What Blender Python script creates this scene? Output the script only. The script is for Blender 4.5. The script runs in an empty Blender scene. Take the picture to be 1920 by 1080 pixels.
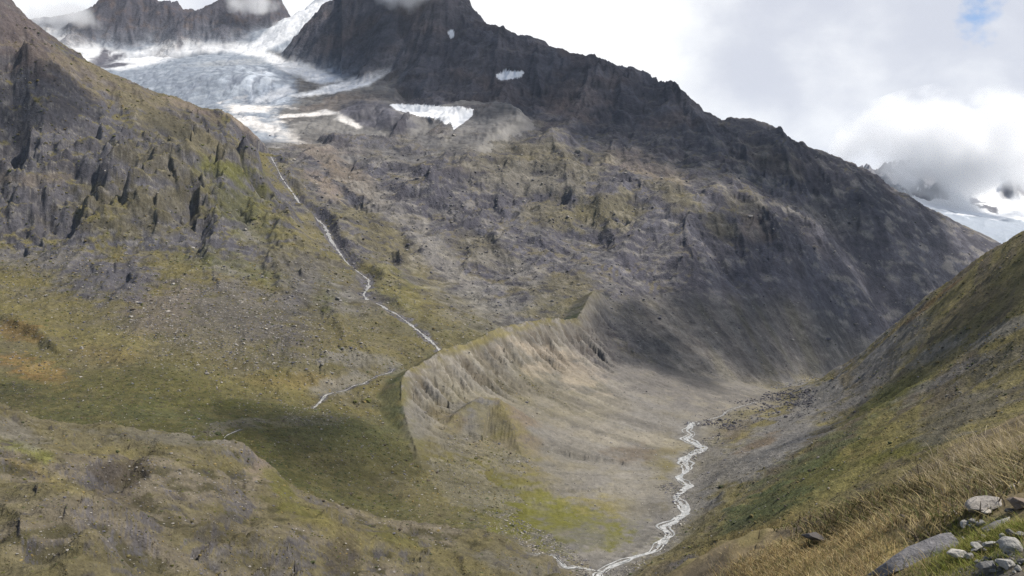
import bpy, math, random
import numpy as np
from mathutils import Vector, Matrix

# ------------------------------------------------------------------ camera, sky, sun, exposure
SC = bpy.context.scene
COL = SC.collection
F = 1662.77                      # focal length in pixels of a 1920 wide picture (60 deg)
SUN_EL, SUN_AZ = math.radians(55), math.radians(98)   # azimuth clockwise from +Y
SUN_DIR = np.array([math.sin(SUN_AZ)*math.cos(SUN_EL), math.cos(SUN_AZ)*math.cos(SUN_EL), math.sin(SUN_EL)])

cam = bpy.data.cameras.new("camera"); cam_o = bpy.data.objects.new("camera", cam); COL.objects.link(cam_o)
cam.angle = math.radians(60); cam.sensor_fit = 'HORIZONTAL'
cam.clip_start = 0.1; cam.clip_end = 40000
cam_o.location = (0, 0, 0); cam_o.rotation_euler = (math.radians(90), 0, 0)
SC.camera = cam_o
SC.render.resolution_x, SC.render.resolution_y = 1024, 576
SC.view_settings.view_transform = 'Standard'; SC.view_settings.look = 'None'
SC.view_settings.exposure = 0.5; SC.view_settings.gamma = 1.0
SC.cycles.max_bounces = 6; SC.cycles.diffuse_bounces = 2; SC.cycles.glossy_bounces = 1
SC.cycles.volume_bounces = 6; SC.cycles.transparent_max_bounces = 16
SC.cycles.use_denoising = True; SC.cycles.denoising_prefilter = 'NONE'
SC.cycles.volume_max_steps = 256

class NT:
    def __init__(s, tree): s.t = tree; s.n = tree.nodes; s.l = tree.links
    def node(s, typ, **kw):
        n = s.n.new(typ)
        for k, v in kw.items(): setattr(n, k, v)
        return n
    def put(s, sock, v):
        if isinstance(v, bpy.types.NodeSocket): s.l.new(v, sock)
        else: sock.default_value = v
    def math(s, op, a, b=0.0, c=0.0, clamp=False):
        n = s.node('ShaderNodeMath', operation=op); n.use_clamp = clamp
        for i, v in enumerate((a, b, c)): s.put(n.inputs[i], v)
        return n.outputs[0]
    def vmath(s, op, a, b=(0, 0, 0)):
        n = s.node('ShaderNodeVectorMath', operation=op); s.put(n.inputs[0], a); s.put(n.inputs[1], b)
        return n.outputs['Value'] if op in ('DISTANCE', 'LENGTH', 'DOT_PRODUCT') else n.outputs[0]
    def noise(s, vec, scale, detail=4, rough=0.5, dist=0.0):
        n = s.node('ShaderNodeTexNoise'); s.put(n.inputs['Vector'], vec); n.inputs['Scale'].default_value = scale
        n.inputs['Detail'].default_value = detail; n.inputs['Roughness'].default_value = rough; n.inputs['Distortion'].default_value = dist
        return n.outputs['Fac']
    def ramp(s, f, lo, hi, a=0.0, b=1.0):
        n = s.node('ShaderNodeMapRange', interpolation_type='SMOOTHSTEP'); s.put(n.inputs[0], f)
        for i, v in enumerate((lo, hi, a, b)): n.inputs[1+i].default_value = v
        return n.outputs[0]
    def mix(s, f, a, b):
        n = s.node('ShaderNodeMix', data_type='RGBA'); s.put(n.inputs[0], f); s.put(n.inputs[6], a); s.put(n.inputs[7], b)
        return n.outputs[2]

def build_world():
    w = bpy.data.worlds.new("World"); SC.world = w; w.use_nodes = True
    g = NT(w.node_tree); g.n.clear()
    out = g.node('ShaderNodeOutputWorld'); bg = g.node('ShaderNodeBackground')
    sky = g.node('ShaderNodeTexSky', sky_type='NISHITA'); sky.sun_disc = False
    sky.sun_elevation = SUN_EL; sky.sun_rotation = SUN_AZ; sky.altitude = 2400
    blue = g.node('ShaderNodeVectorMath', operation='SCALE'); g.l.new(sky.outputs[0], blue.inputs[0]); blue.inputs[3].default_value = 0.12
    d = g.node('ShaderNodeTexCoord').outputs['Generated']
    sep = g.node('ShaderNodeSeparateXYZ'); g.l.new(d, sep.inputs[0])
    # cloud deck: big soft cells and smaller billows
    st = g.node('ShaderNodeMapping'); g.l.new(d, st.inputs[0]); st.inputs['Scale'].default_value = (1, 1, 1.5)
    big = g.noise(st.outputs[0], 3.1, 3, 0.5, 0.25)
    mid = g.noise(st.outputs[0], 9.0, 5, 0.55, 0.15)
    body = g.math('ADD', g.math('MULTIPLY', big, 0.62), g.math('MULTIPLY', mid, 0.38))
    # a heavy grey bank hangs over the valley to the right of the summit ridge
    bank = g.vmath('DISTANCE', d, (0.425, 0.89, 0.165))
    bankf = g.ramp(bank, 0.10, 0.33, 1.0, 0.0)
    f = g.math('ADD', g.math('MULTIPLY', body, 1.0), g.math('MULTIPLY', bankf, -0.13))
    cl = g.ramp(f, 0.30, 0.56)
    cloud = g.mix(cl, (0.49, 0.51, 0.575, 1), (0.79, 0.80, 0.81, 1))
    # broken cover high up and behind; a small blue hole in front
    hole = g.vmath('DISTANCE', g.vmath('MULTIPLY', g.vmath('SUBTRACT', d, (0.449, 0.848, 0.268)), (1.4, 1.4, 1.0)), (0, 0, 0))
    holef = g.ramp(g.math('ADD', hole, g.math('MULTIPLY', g.math('SUBTRACT', g.noise(st.outputs[0], 26, 4, .6), 0.5), 0.09)), 0.0, 0.034, 0.95, 0.0)
    up = g.ramp(sep.outputs[2], 0.36, 0.62)
    back = g.ramp(sep.outputs[1], 0.25, -0.15)
    brk = g.ramp(g.math('ADD', big, g.math('MULTIPLY', mid, 0.35)), 0.58, 0.76, 1.0, 0.40)
    brk2 = g.math('MULTIPLY', brk, g.math('MAXIMUM', up, back))
    hf = g.math('MAXIMUM', holef, brk2, clamp=True)
    dim = g.node('ShaderNodeVectorMath', operation='SCALE'); g.l.new(cloud, dim.inputs[0])   # grey cloud bases overhead
    g.l.new(g.math('SUBTRACT', 1.0, g.math('MULTIPLY', g.math('MAXIMUM', up, back), 0.82)), dim.inputs[3])
    c = g.mix(hf, dim.outputs[0], blue.outputs[0])
    g.l.new(c, bg.inputs[0]); bg.inputs[1].default_value = 1.0
    g.l.new(bg.outputs[0], out.inputs[0])
build_world()

sun = bpy.data.lights.new("sun", 'SUN'); sun.energy = 5.0; sun.angle = math.radians(0.5); sun.color = (1.0, 0.94, 0.84)
sun_o = bpy.data.objects.new("sun", sun); COL.objects.link(sun_o)
sun_o.rotation_euler = Vector(SUN_DIR).to_track_quat('Z', 'Y').to_euler(); sun_o.location = (3000, -1200, 3500)

# ------------------------------------------------------------------ small numeric tools
def tag(o, label=None, cat=None, group=None, kind=None):
    if label: o['label'] = label
    if cat: o['category'] = cat
    if group: o['group'] = group
    if kind: o['kind'] = kind
    return o

def sstep(x, a, b):
    t = np.clip((x-a)/(b-a), 0, 1); return t*t*(3-2*t)

_rng = np.random.default_rng(7)
_P = _rng.permutation(1024).astype(np.int32); _P = np.concatenate([_P, _P])
_G = _rng.uniform(0, 2*np.pi, 1024); _GX = np.cos(_G).astype(np.float32); _GY = np.sin(_G).astype(np.float32)
def perlin(x, y, seed=0):
    x = np.asarray(x, np.float32)+np.float32(seed*17.31+100.5); y = np.asarray(y, np.float32)+np.float32(seed*9.73+57.2)
    xi = np.floor(x).astype(np.int32); yi = np.floor(y).astype(np.int32)
    fx = x-xi; fy = y-yi
    u = fx*fx*fx*(fx*(fx*6-15)+10); v = fy*fy*fy*(fy*(fy*6-15)+10)
    def g(ix, iy, dx, dy):
        h = _P[(_P[ix & 1023]+iy) & 1023]
        return _GX[h]*dx+_GY[h]*dy
    a = g(xi, yi, fx, fy); b = g(xi+1, yi, fx-1, fy); c = g(xi, yi+1, fx, fy-1); d = g(xi+1, yi+1, fx-1, fy-1)
    return ((a+u*(b-a))*(1-v)+(c+u*(d-c))*v)*1.5
def fbm(x, y, lam, octv, gain=0.5, seed=0):
    s = 0; a = 1.0; f = 1.0/lam
    for k in range(octv):
        s = s+a*perlin(x*f, y*f, seed+k); a *= gain; f *= 2.03
    return s
def ridged(x, y, lam, octv, gain=0.5, seed=0):
    s = 0; a = 1.0; f = 1.0/lam; w = 1.0
    for k in range(octv):
        n = 1-np.abs(perlin(x*f, y*f, seed+k))*1.6; n = np.clip(n, 0, 1); n = n*n
        s = s+a*n*w; w = np.clip(n*1.6, 0.15, 1); a *= gain; f *= 2.05
    return s-float(np.mean(s))

def P2W(px, py, D):                  # a picture pixel at depth D (metres ahead) as a point of the place
    return ((px-960)/F*D, D, (540-py)/F*D)

class TPS:
    def __init__(s, pts, lam=1e-4, R=220.0, skirt=0.8):
        P = np.array(pts, float); s.R = R; s.skirt = skirt
        s.c = P[:, :2]/1000.0; z = P[:, 2]; n = len(P)
        d2 = ((s.c[:, None]-s.c[None])**2).sum(-1)
        K = 0.5*d2*np.log(d2+1e-12)+lam*np.eye(n)
        A = np.zeros((n+3, n+3)); A[:n, :n] = K; A[:n, n] = 1; A[:n, n+1:] = s.c; A[n:, :n] = A[:n, n:].T
        w = np.linalg.solve(A, np.concatenate([z, [0, 0, 0]])); s.w = w[:n]; s.a = w[n:]
    def __call__(s, x, y):
        sh = x.shape; x = x.ravel()/1000.0; y = y.ravel()/1000.0
        out = np.empty(len(x))
        for i in range(0, len(x), 60000):
            xx = x[i:i+60000, None]; yy = y[i:i+60000, None]
            d2 = (xx-s.c[None, :, 0])**2+(yy-s.c[None, :, 1])**2
            h = (0.5*d2*np.log(d2+1e-12))@s.w+s.a[0]+xx[:, 0]*s.a[1]+yy[:, 0]*s.a[2]
            dm = np.sqrt(d2.min(1))*1000
            out[i:i+60000] = h-s.skirt*np.maximum(dm-s.R, 0)
        return out.reshape(sh)

def pts(lst, back=(), crest=0):
    r = [P2W(*p) for p in lst]
    for (k, dd, dz) in back:         # the far side of a crest: the first k points, dd metres on, dz lower
        r += [((p[0]-960)/F*(p[2]+dd), p[2]+dd, (540-p[1])/F*p[2]-dz) for p in lst[:k]]
    return r

# ------------------------------------------------------------------ the lie of the land: surveyed points (pixel x, pixel y, metres ahead)
A_PTS = pts([(20,70,2950),(60,52,2950),(100,38,3000),(150,30,3000),(185,20,3000),(215,2,3000),(240,-14,3000),(280,-8,3000),(300,10,3000),(320,3,3000),
    (350,18,3000),(375,28,3000),(400,14,3000),(440,2,3000),(480,-10,3050),(520,-6,3050),(545,25,3020),(570,70,3050),
    (75,58,2720),(130,66,2740),(190,94,2690),(250,99,2680),(290,88,2720),(330,75,2760),(380,82,2740),(430,84,2740),(470,82,2770),(500,58,2850)],
    back=[(18,200,140),(18,450,350)])
B_PTS = pts([(20,60,2750),(75,52,2770),(130,60,2770),(190,90,2700),(290,84,2750),(380,80,2740),(470,81,2740),
    (660,-20,3000),(640,-5,2960),(600,20,2850),(560,38,2790),(520,60,2740),(485,85,2680),
    (60,100,2450),(150,110,2480),(250,115,2480),(400,105,2480),(480,110,2440),(520,118,2400),
    (150,130,2300),(200,125,2330),(300,125,2330),(400,122,2290),(460,125,2280),
    (200,160,2190),(260,152,2190),(350,148,2150),(430,146,2120),(500,148,2120),(530,154,2150),
    (270,190,2060),(330,188,2050),(420,188,2030),(480,184,2030),(530,178,2050),
    (430,210,1860),(500,205,1880),(560,190,1980),(600,172,2080),(700,146,2180),(740,126,2280),(570,125,2330),(620,142,2260),
    (480,235,1750),(530,255,1680),(560,240,1720),(450,260,1650),
    (600,215,1850),(650,225,1820),(700,240,1780),(760,250,1760),(820,238,1780),(870,222,1800),(650,180,2000),
    (600,262,1670),(700,275,1670),(800,275,1670),(560,275,1600)])
C_PTS = pts([(535,92,2480),(570,58,2550),(620,18,2600),(650,-2,2580),(700,-28,2500),(760,-44,2400),(830,-34,2330),(870,-4,2300),(910,36,2250),(950,56,2220),
    (1010,73,2180),(1090,101,2130),(1180,122,2080),(1230,144,2050),(1280,168,2020),(1320,203,2000),(1380,223,2000),(1450,228,2010),(1490,263,2020),
    (1550,288,2050),(1600,300,2080),(1640,328,2100),(1690,358,2130),(1760,398,2180),(1830,428,2230),(1880,460,2280),(1960,508,2350),(2080,560,2420),
    (545,108,2420),(600,128,2340),(650,143,2250),(700,163,2130),(760,187,2020),(820,190,1980),
    (750,100,2200),(850,100,2120),(800,150,2060),(900,150,2010),(880,205,1880),(1000,150,2010),(1080,180,1960),(1250,220,1900),
    (950,240,1780),(1050,250,1760),(1150,280,1720),(1250,300,1720),(1400,330,1720),(1500,370,1750),(1620,400,1800),(1750,460,1900),
    (560,270,1600),(600,300,1530),(700,310,1530),(800,325,1500),(900,340,1480),(620,360,1370),(700,400,1330),(800,430,1290),(900,430,1310),(1000,400,1430),(1100,420,1410),
    (1200,420,1410),(1300,430,1420),(1400,450,1440),(1500,480,1490),(1600,520,1570),(1750,540,1740),
    (680,440,1180),(760,500,1130),(850,500,1180),(950,500,1200),(1050,500,1210),(1150,520,1210),(1250,560,1210),(1350,560,1260),(1450,580,1340),(1550,600,1420),(1650,590,1590),
    (800,570,1000),(900,585,1040),(1000,575,1070),(1080,572,1090),(1200,660,1040),(1280,722,1010),(1350,742,1030),(1450,728,1140),(1520,703,1270),(1600,675,1440),(1690,612,1690),(1800,620,1800)],
    back=[(28,160,110),(28,420,380)])
D_PTS = pts([(-300,-200,1280),(-60,-80,1300),(0,-27,1330),(30,18,1350),(75,54,1380),(150,115,1420),(250,160,1450),(350,190,1480),(420,215,1490),(480,255,1480),(520,300,1450),
    (560,360,1330),(610,405,1250),(645,465,1150),(695,520,1040),(685,548,1000),(740,580,940),(790,620,880),(825,655,840),
    (-300,100,1150),(0,120,1230),(100,150,1260),(200,200,1300),(300,240,1330),(400,270,1370),(0,250,1130),(100,280,1130),(200,300,1150),(300,330,1160),(400,340,1200),(480,345,1270),
    (-300,350,1000),(0,380,1030),(100,400,1020),(200,400,1040),(300,420,1040),(400,430,1060),(500,440,1090),(580,445,1130),
    (-300,450,900),(0,468,950),(100,470,945),(200,472,945),(300,484,940),(400,504,930),(500,532,930),(580,572,900),(650,565,950),
    (-200,560,780),(0,560,820),(100,570,800),(200,580,790),(300,580,790),(400,590,790),(500,600,790),(600,620,790),(680,620,850),
    (-200,650,650),(0,650,680),(150,660,660),(300,670,660),(450,680,670),(600,690,690),(700,660,760),
    (-200,740,520),(100,742,555),(200,757,545),(300,767,550),(400,768,570),(500,768,595),(600,765,625),(690,735,690),(750,690,760)],
    back=[(11,120,60),(11,300,190)])
E_PTS = pts([(1296,795,850),(1310,845,750),(1290,900,670),(1264,975,570),(1200,1045,500),(1128,1075,470),(1355,772,930),(1400,757,1000),(1450,745,1060),(1520,708,1260),(1600,676,1440),
    (450,812,515),(550,830,540),(650,850,560),(700,800,610),(750,900,560),(650,920,500),(850,960,520),(950,1010,487),(1009,1040,475),(1060,1062,463),
    (350,785,530),(200,775,515),(80,775,510),(600,770,620),(690,740,670),(1000,800,790),(1080,800,830),(1100,760,900),(1180,745,960),(1150,720,1020),(1050,740,940),(950,850,700),
    (-200,560,800),(0,560,800),(200,565,800),(400,575,800),(550,585,800),(650,600,820),(0,640,680),(200,650,660),(450,665,660),(-200,700,560),(300,690,640),(740,640,830),(780,620,900),(600,560,950),(700,560,1000),(200,540,1000),
    (950,930,600),(1000,970,560),(1050,965,575),(1150,1005,540),(1150,900,660),(1200,850,740),(1250,800,840),(1080,930,620),
    (1350,900,660),(1340,960,570),(1310,1010,520),(1220,1075,460),(1340,840,760),(1100,1150,400),(900,1150,380),(1000,1300,280)])
G_PTS = pts([(-250,735,320),(-80,760,325),(0,765,330),(60,788,340),(110,800,345),(170,795,360),(300,808,385),(400,825,400),(450,845,405),(500,880,405),(560,920,405),(640,958,410),(750,985,425),(900,1007,445),(1000,1037,450),(1080,1078,452),
    (-200,840,250),(0,850,260),(80,850,285),(150,880,265),(200,860,320),(300,870,300),(400,890,315),(500,945,320),(600,1000,330),(750,1050,360),(880,1075,400),
    (-200,940,190),(0,930,205),(100,955,200),(150,965,200),(300,985,212),(450,1020,240),(600,1075,270),
    (-200,1080,140),(0,1080,150),(150,1080,160),(300,1080,180),(450,1080,215),
    (-200,1400,75),(0,1350,85),(300,1350,95),(600,1300,150),(900,1230,240),(1150,1180,330)],
    back=[(16,50,16),(16,130,60)])
H_PTS = pts([(1588,735,1120),(1620,690,1060),(1660,640,1000),(1690,614,970),(1722,590,940),(1755,564,910),(1790,533,880),(1850,490,830),(1920,443,785),(2050,380,720),(2250,280,620),(2700,250,330),
    (1400,773,900),(1480,752,1000),(1550,716,1150),(1600,692,1300),(1540,745,950),(1450,790,800),(1500,780,780),(1340,835,770),(1325,870,690),(1310,930,600),(1285,1003,520),(1215,1075,450),
    (1450,830,690),(1550,760,800),(1600,780,680),(1500,850,560),(1400,900,580),(1400,960,460),(1300,1050,430),(1700,700,680),(1800,650,600),(1900,600,530),(1700,800,450),(1800,750,440),
    (1900,700,410),(1600,880,370),(1500,950,350),(1650,920,260),(1400,1040,320),(1550,1000,220),(1800,830,290),(1920,790,250),(1700,960,180),(1550,1080,130),(1400,1080,250),
    (1280,790,1130),(1380,795,1250),(1480,790,1350),(1600,760,1450),(1700,730,1500),(1250,800,1000),(1330,785,980),
    (2100,600,380),(2200,900,100),(1900,1000,90),(1700,1200,60),(1300,1250,200),(1100,1300,260),(1500,1300,80),(1200,2000,70),(2600,500,300),(2600,800,150),(2400,1500,30)],
    back=[(11,60,30),(11,250,150)])
E_PTS = [(x, y, z-(26 if (x/y < -0.13 and y > 640) else 0)) for x, y, z in E_PTS]
TA, TB, TC, TD, TE, TG, TH = (TPS(p, l, R, s) for p, l, R, s in (
    (A_PTS, 2e-5, 260, 1.0), (B_PTS, 2e-5, 110, 1.2), (C_PTS, 1e-5, 230, 0.8), (D_PTS, 1e-5, 170, 0.9), (E_PTS, 1e-5, 150, 0.3), (G_PTS, 5e-6, 75, 0.8), (H_PTS, 1e-5, 110, 0.8)))

# moraine crests: (pixel x, pixel y, metres ahead)
CREST = np.array([P2W(*p) for p in [(1132,552,1120),(1112,546,1085),(1100,570,1050),(1082,594,1015),(1040,598,980),(990,602,940),(930,616,880),(895,632,845),(860,646,810),(830,655,780),
    (800,672,755),(765,693,720),(752,710,695),(752,745,670),(765,800,630),(790,880,580),(840,955,535)]])
LOBE = np.array([P2W(*p) for p in [(838,790,662),(842,762,678),(858,740,692),(900,716,715),(935,720,715),(952,748,700),(968,795,680),(990,850,650),(1010,900,615)]])
def densify(p, n=400):
    d = np.r_[0, np.cumsum(np.linalg.norm(np.diff(p[:, :2], axis=0), axis=1))]
    s = np.linspace(0, d[-1], n)
    q = np.stack([np.interp(s, d, p[:, k]) for k in range(3)], 1)
    for _ in range(6): q[1:-1] = 0.25*q[:-2]+0.5*q[1:-1]+0.25*q[2:]
    return q, s
CREST_D, CREST_S = densify(CREST); LOBE_D, LOBE_S = densify(LOBE, 200)
def near_line(x, y, q, s):
    """nearest sample: distance, signed side (+ to the left of travel), arc length, height"""
    sh = x.shape; X = x.ravel(); Y = y.ravel(); n = len(X)
    dist = np.empty(n); side = np.empty(n); arc = np.empty(n); zz = np.empty(n)
    tg = np.gradient(q[:, :2], axis=0); tg /= np.linalg.norm(tg, axis=1)[:, None]
    for i in range(0, n, 40000):
        dx = X[i:i+40000, None]-q[None, :, 0]; dy = Y[i:i+40000, None]-q[None, :, 1]
        d2 = dx*dx+dy*dy; k = d2.argmin(1); r = np.arange(len(k))
        dist[i:i+40000] = np.sqrt(d2[r, k]); side[i:i+40000] = tg[k, 0]*dy[r, k]-tg[k, 1]*dx[r, k]
        arc[i:i+40000] = s[k]; zz[i:i+40000] = q[k, 2]
    return dist.reshape(sh), side.reshape(sh), arc.reshape(sh), zz.reshape(sh)

# ------------------------------------------------------------------ the survey grid: columns fan out from the viewpoint, rows follow the distance
tmain = np.linspace(-0.62, 0.62, 1180)
side_t = 0.62+np.cumsum(np.linspace(0.0015, 0.03, 26))
T = np.concatenate([-side_t[::-1], tmain, side_t]); NT_ = len(T)
def geo(a, b, r): return np.exp(np.arange(math.log(a), math.log(b), r))
Dv = np.concatenate([geo(40, 110, 0.011), geo(110, 460, 0.0042), geo(460, 900, 0.0029), geo(900, 2320, 0.0019), geo(2320, 3600, 0.0032)]); ND = len(Dv)
GX = (Dv[:, None]*T[None, :]); GY = np.repeat(Dv[:, None], NT_, 1)
ci = np.unique(np.r_[np.arange(0, ND, 5), ND-1]); cj = np.unique(np.r_[np.arange(0, NT_, 5), NT_-1])
def up(C):                            # coarse grid -> full grid
    r = np.arange(ND); a = np.clip(np.searchsorted(ci, r, side='right')-1, 0, len(ci)-2); w = ((r-ci[a])/(ci[a+1]-ci[a]))[:, None]
    M = C[a]*(1-w)+C[a+1]*w
    c = np.arange(NT_); b = np.clip(np.searchsorted(cj, c, side='right')-1, 0, len(cj)-2); v = ((c-cj[b])/(cj[b+1]-cj[b]))[None, :]
    return M[:, b]*(1-v)+M[:, b+1]*v
cX = GX[np.ix_(ci, cj)]; cY = GY[np.ix_(ci, cj)]
def layer(tps, d0, d1):
    C = np.full(cX.shape, -2000.0); m = (cY[:, 0] >= d0) & (cY[:, 0] <= d1)
    C[m] = tps(cX[m], cY[m]); return up(C)
LA = layer(TA, 2450, 9e9); LB = layer(TB, 1450, 9e9); LC = layer(TC, 850, 9e9); LD = layer(TD, 430, 2200)
LE = layer(TE, 0, 9e9); LG = layer(TG, 0, 800); LH = layer(TH, 0, 1500)
rowm = (Dv > 380) & (Dv < 1450)
fd = np.full(GX.shape, 1e4); fs = np.zeros(GX.shape); fa = np.zeros(GX.shape); fz = np.full(GX.shape, -900.0)
ld = np.full(GX.shape, 1e4); lz = np.full(GX.shape, -900.0); la = np.zeros(GX.shape)
mm = np.zeros(GX.shape, bool); mm[rowm] = True; mm &= (np.abs(GX/GY) < 0.45)
cm = mm[np.ix_(ci, cj)]
def upl(q, s):
    r = near_line(cX[cm], cY[cm], q, s); o = []
    for k, fill in enumerate((1e4, 0, 0, -900.0)):
        C = np.full(cX.shape, fill); C[cm] = r[k]; o.append(up(C))
    return o
fd[mm], fs[mm], fa[mm], fz[mm] = near_line(GX[mm], GY[mm], CREST_D, CREST_S)
ld[mm], _l, la[mm], lz[mm] = near_line(GX[mm], GY[mm], LOBE_D, LOBE_S)

# relief noise -------------------------------------------------
wx = fbm(GX, GY, 170, 3, 0.5, 40)*28; wy = fbm(GX, GY, 170, 3, 0.5, 50)*28
q45 = (GX+GY)*0.7071; p45 = (GX-GY)*0.7071
R_strata = ridged((q45+wx)/1.0, (p45+wy)/3.0, 95, 4, 0.5, 3)
R_fall = ridged((GX+0.25*GY+wx), (GY+wy)/2.2, 75, 4, 0.5, 11)
R_iso = ridged(GX+wx*0.6, GY+wy*0.6, 150, 5, 0.52, 19)
CRAG_A = ridged(GX+wx*.5, GY*.6+np.maximum(LA, -300)*1.2, 150, 5, .52, 24)
CRAG_C = ridged(GX+wx*.4, GY*.6+np.maximum(LC, -300)*1.4+wy*.4, 62, 6, .56, 22)
CRAG_C2 = ridged(GX+wx*.4, GY*.6+np.maximum(LC, -300)*1.4+wy*.4, 38, 5, .56, 122)
BUTT = ridged(GX+.22*GY+wx*.9, (GY+wy)/2.4, 105, 3, .5, 128)
CRAG_D = ridged(GX+wx*.4, GY*.6+np.maximum(LD, -300)*1.4+wy*.4, 46, 6, .56, 26)
N_f = fbm(GX, GY, 60, 5, 0.5, 30)
N_s = fbm(GX, GY, 14, 4, 0.6, 36)
pu = 960+F*T[None, :]*np.ones_like(GY)


def slope_of(h):
    dx = np.gradient(GX, axis=1); hj = np.gradient(h, axis=1)/dx
    return hj, (np.gradient(h, axis=0)-hj*np.gradient(GX, axis=0))/np.gradient(GY, axis=0)
def gullies(h, msk, lam, octv, amp, seed, gain=.55, turn=(0.0, 0.0), sharp=.35):
    """water-worn gullies: waves running down the slope, each octave branching off the last; returns relief around zero"""
    h = np.maximum(h, -400); gx, gy = slope_of(h); gx = gx[msk]+turn[0]; gy = gy[msk]+turn[1]
    x = (GX+wx*.35)[msk].astype(np.float32); y = (GY+wy*.35)[msk].astype(np.float32); out = np.zeros(x.shape, np.float32)
    gx = gx.astype(np.float32); gy = gy.astype(np.float32); steep0 = np.hypot(gx, gy)
    L = lam; A = amp
    for o in range(octv):
        n = np.hypot(gx, gy)+1e-4; sx, sy = -gy/n, gx/n                       # across the slope
        px, py = x/L*.72+seed*3.1+o*11.7, y/L*.72+seed*5.3+o*7.9
        xi = np.floor(px).astype(np.int32); yi = np.floor(py).astype(np.int32); fx = px-xi; fy = py-yi
        C = np.zeros_like(out); S = np.zeros_like(out); Wt = np.zeros_like(out)
        for i in (-1, 0, 1):
            for j in (-1, 0, 1):
                hsh = _P[(_P[(xi+i) & 1023]+(yi+j)) & 1023]
                vx = fx-i-.5-.36*_GX[hsh]; vy = fy-j-.5-.36*_GY[hsh]
                w = np.maximum(np.exp(-2.2*(vx*vx+vy*vy))-.012, 0)
                ph = (vx*sx+vy*sy)*np.float32(6.2832/.72)+(hsh*.7)
                C += np.cos(ph)*w; S += np.sin(ph)*w; Wt += w
        m = np.sqrt(C*C+S*S)+1e-6; k = np.minimum(m/(Wt*.55+1e-6), 1); c = C/m*k; s_ = S/m*k
        st = np.clip(steep0/.7, 0, 1.2)
        prof = c*(1-sharp)+sharp*(1-2*np.abs(s_))*np.sign(1)                  # rounded backs, sharper cuts
        out += A*st*prof
        d = -s_*A*st*6.2832/L; gx = gx+d*sx; gy = gy+d*sy
        L *= .5; A *= gain
    R = np.zeros(h.shape); R[msk] = out; return R
def facets(x, y, L, seed, hop=.55, tilt=.8, lean=0.0):
    """jointed blocks: each cell its own tilted face and its own step; about -1..1"""
    px = (x/L+seed*7.7).astype(np.float32); py = (y/L+seed*3.3).astype(np.float32); xi = np.floor(px).astype(np.int32); yi = np.floor(py).astype(np.int32); fx = px-xi; fy = py-yi
    best = np.full(px.shape, 9, np.float32); out = np.zeros(px.shape, np.float32)
    for i in (-1, 0, 1):
        for j in (-1, 0, 1):
            h = _P[(_P[(xi+i) & 1023]+(yi+j)) & 1023]; vx = fx-i-.5-.42*_GX[h]; vy = fy-j-.5-.42*_GY[h]; d = vx*vx+vy*vy
            h2 = _P[h+311]; val = hop*_GX[h2]+tilt*((_GX[_P[h+97]]*.8-lean)*vx+_GY[_P[h+203]]*.8*vy)
            m = d < best; out = np.where(m, val, out); best = np.where(m, d, best)
    return out
def blurH(h, r):
    c = np.cumsum(np.pad(h, ((r+1, r), (0, 0)), mode='edge'), 0); h = (c[2*r+1:]-c[:-2*r-1])/(2*r+1)
    c = np.cumsum(np.pad(h, ((0, 0), (r+1, r)), mode='edge'), 1); return (c[:, 2*r+1:]-c[:, :-2*r-1])/(2*r+1)
def terrace(h, L, warp, k=.75):
    t = (h+warp)/L; f = t-np.floor(t); g = np.where(f < .62, f*.42/.62*1.0, .42+(f-.62)*.58/.38)
    return k*L*(g-f)

far = sstep(GY, 1000, 2000)
H_LOW = -350.0
hA = LA+gullies(LA, (LA > H_LOW) & (GY > 2400), 260, 4, 17, 3, .55)+CRAG_A*6
iceN = fbm(GX, GY/1.6, 90, 4, 0.55, 60)
VB = 540-F*LB/GY; VCk = 540-F*LC/GY
for A_, vv in ((LB, VB), (LC, VCk)):
    k_ = np.exp(-(((pu-690+wx*.4)/62)**2+((vv-214)/20)**2)**1.6)+.8*np.exp(-(((pu-755+wx*.4)/36)**2+((vv-238)/13)**2)**1.6); A_ += 26*np.clip(k_, 0, 1)*(A_ > 100)
crev = ridged(GX+iceN*20, GY*.8+np.maximum(LB, 0)*1.1+iceN*25, 42, 4, .55, 62); crv2 = ridged(GX*1.6+iceN*14, GY*.35+np.maximum(LB, 0)*.5, 60, 3, .55, 66)
hB = LB+iceN*5-np.clip(crev, 0, 2)*2.5-np.clip(crv2, 0, 2)*2
cr = sstep(LC, -60, 60)
mC = (LC > H_LOW) & (GY > 860)
GUL_C = gullies(LC, mC, 190, 5, 15, 1, .56, (.32, .0)); GUL_C2 = gullies(LC, mC, 44, 3, 3.0, 4, .55)
VC = 540-F*LC/GY
rel = 1-.82*sstep(VC-(585-(pu-1150)*.31), -25, 60)*sstep(pu, 1090, 1260); rel = rel*(1-.45*sstep(pu, 1500, 1750))
cyc = GY*.6+np.maximum(LC, -300)*1.4
FC1 = blurH(facets(GX+wx*.7+R_strata*6, cyc+wy*.5, 95, 1, .35, 1.2, .3), 4); FC2 = blurH(facets(GX+wx*.5+N_f*5, cyc+N_f*4, 36, 2, .4, 1.2, .25), 2)
hC = LC+rel*cr*(GUL_C*(.75+.12*far)+GUL_C2*.5+R_strata*3+FC1*(12-4*far)+FC2*(4.5-2*far)+N_f*2)
hC = hC+rel*cr*terrace(hC, 46, N_f*14+GX*.16, .5)*sstep(LC, 90, 160)+(1-cr)*(N_f*1.5+GUL_C2*.6)
cliff = sstep(LD, 25, 60)*(1-0.75*sstep(GX/GY, -0.36, -0.27)*sstep(LD, 120, 60))
VD0 = 540-F*LD/GY
g0 = fbm(GX, GY*.6+np.maximum(LD, -300)*1.3, 30, 3, 0.6, 200)
mD = (LD > H_LOW) & (GY > 430) & (GY < 2100)
CRAG_D2 = ridged(GX*.8+GY*.2+wx*.4, GY*.6+np.maximum(LD, -300)*1.5, 30, 4, .55, 226)
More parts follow.
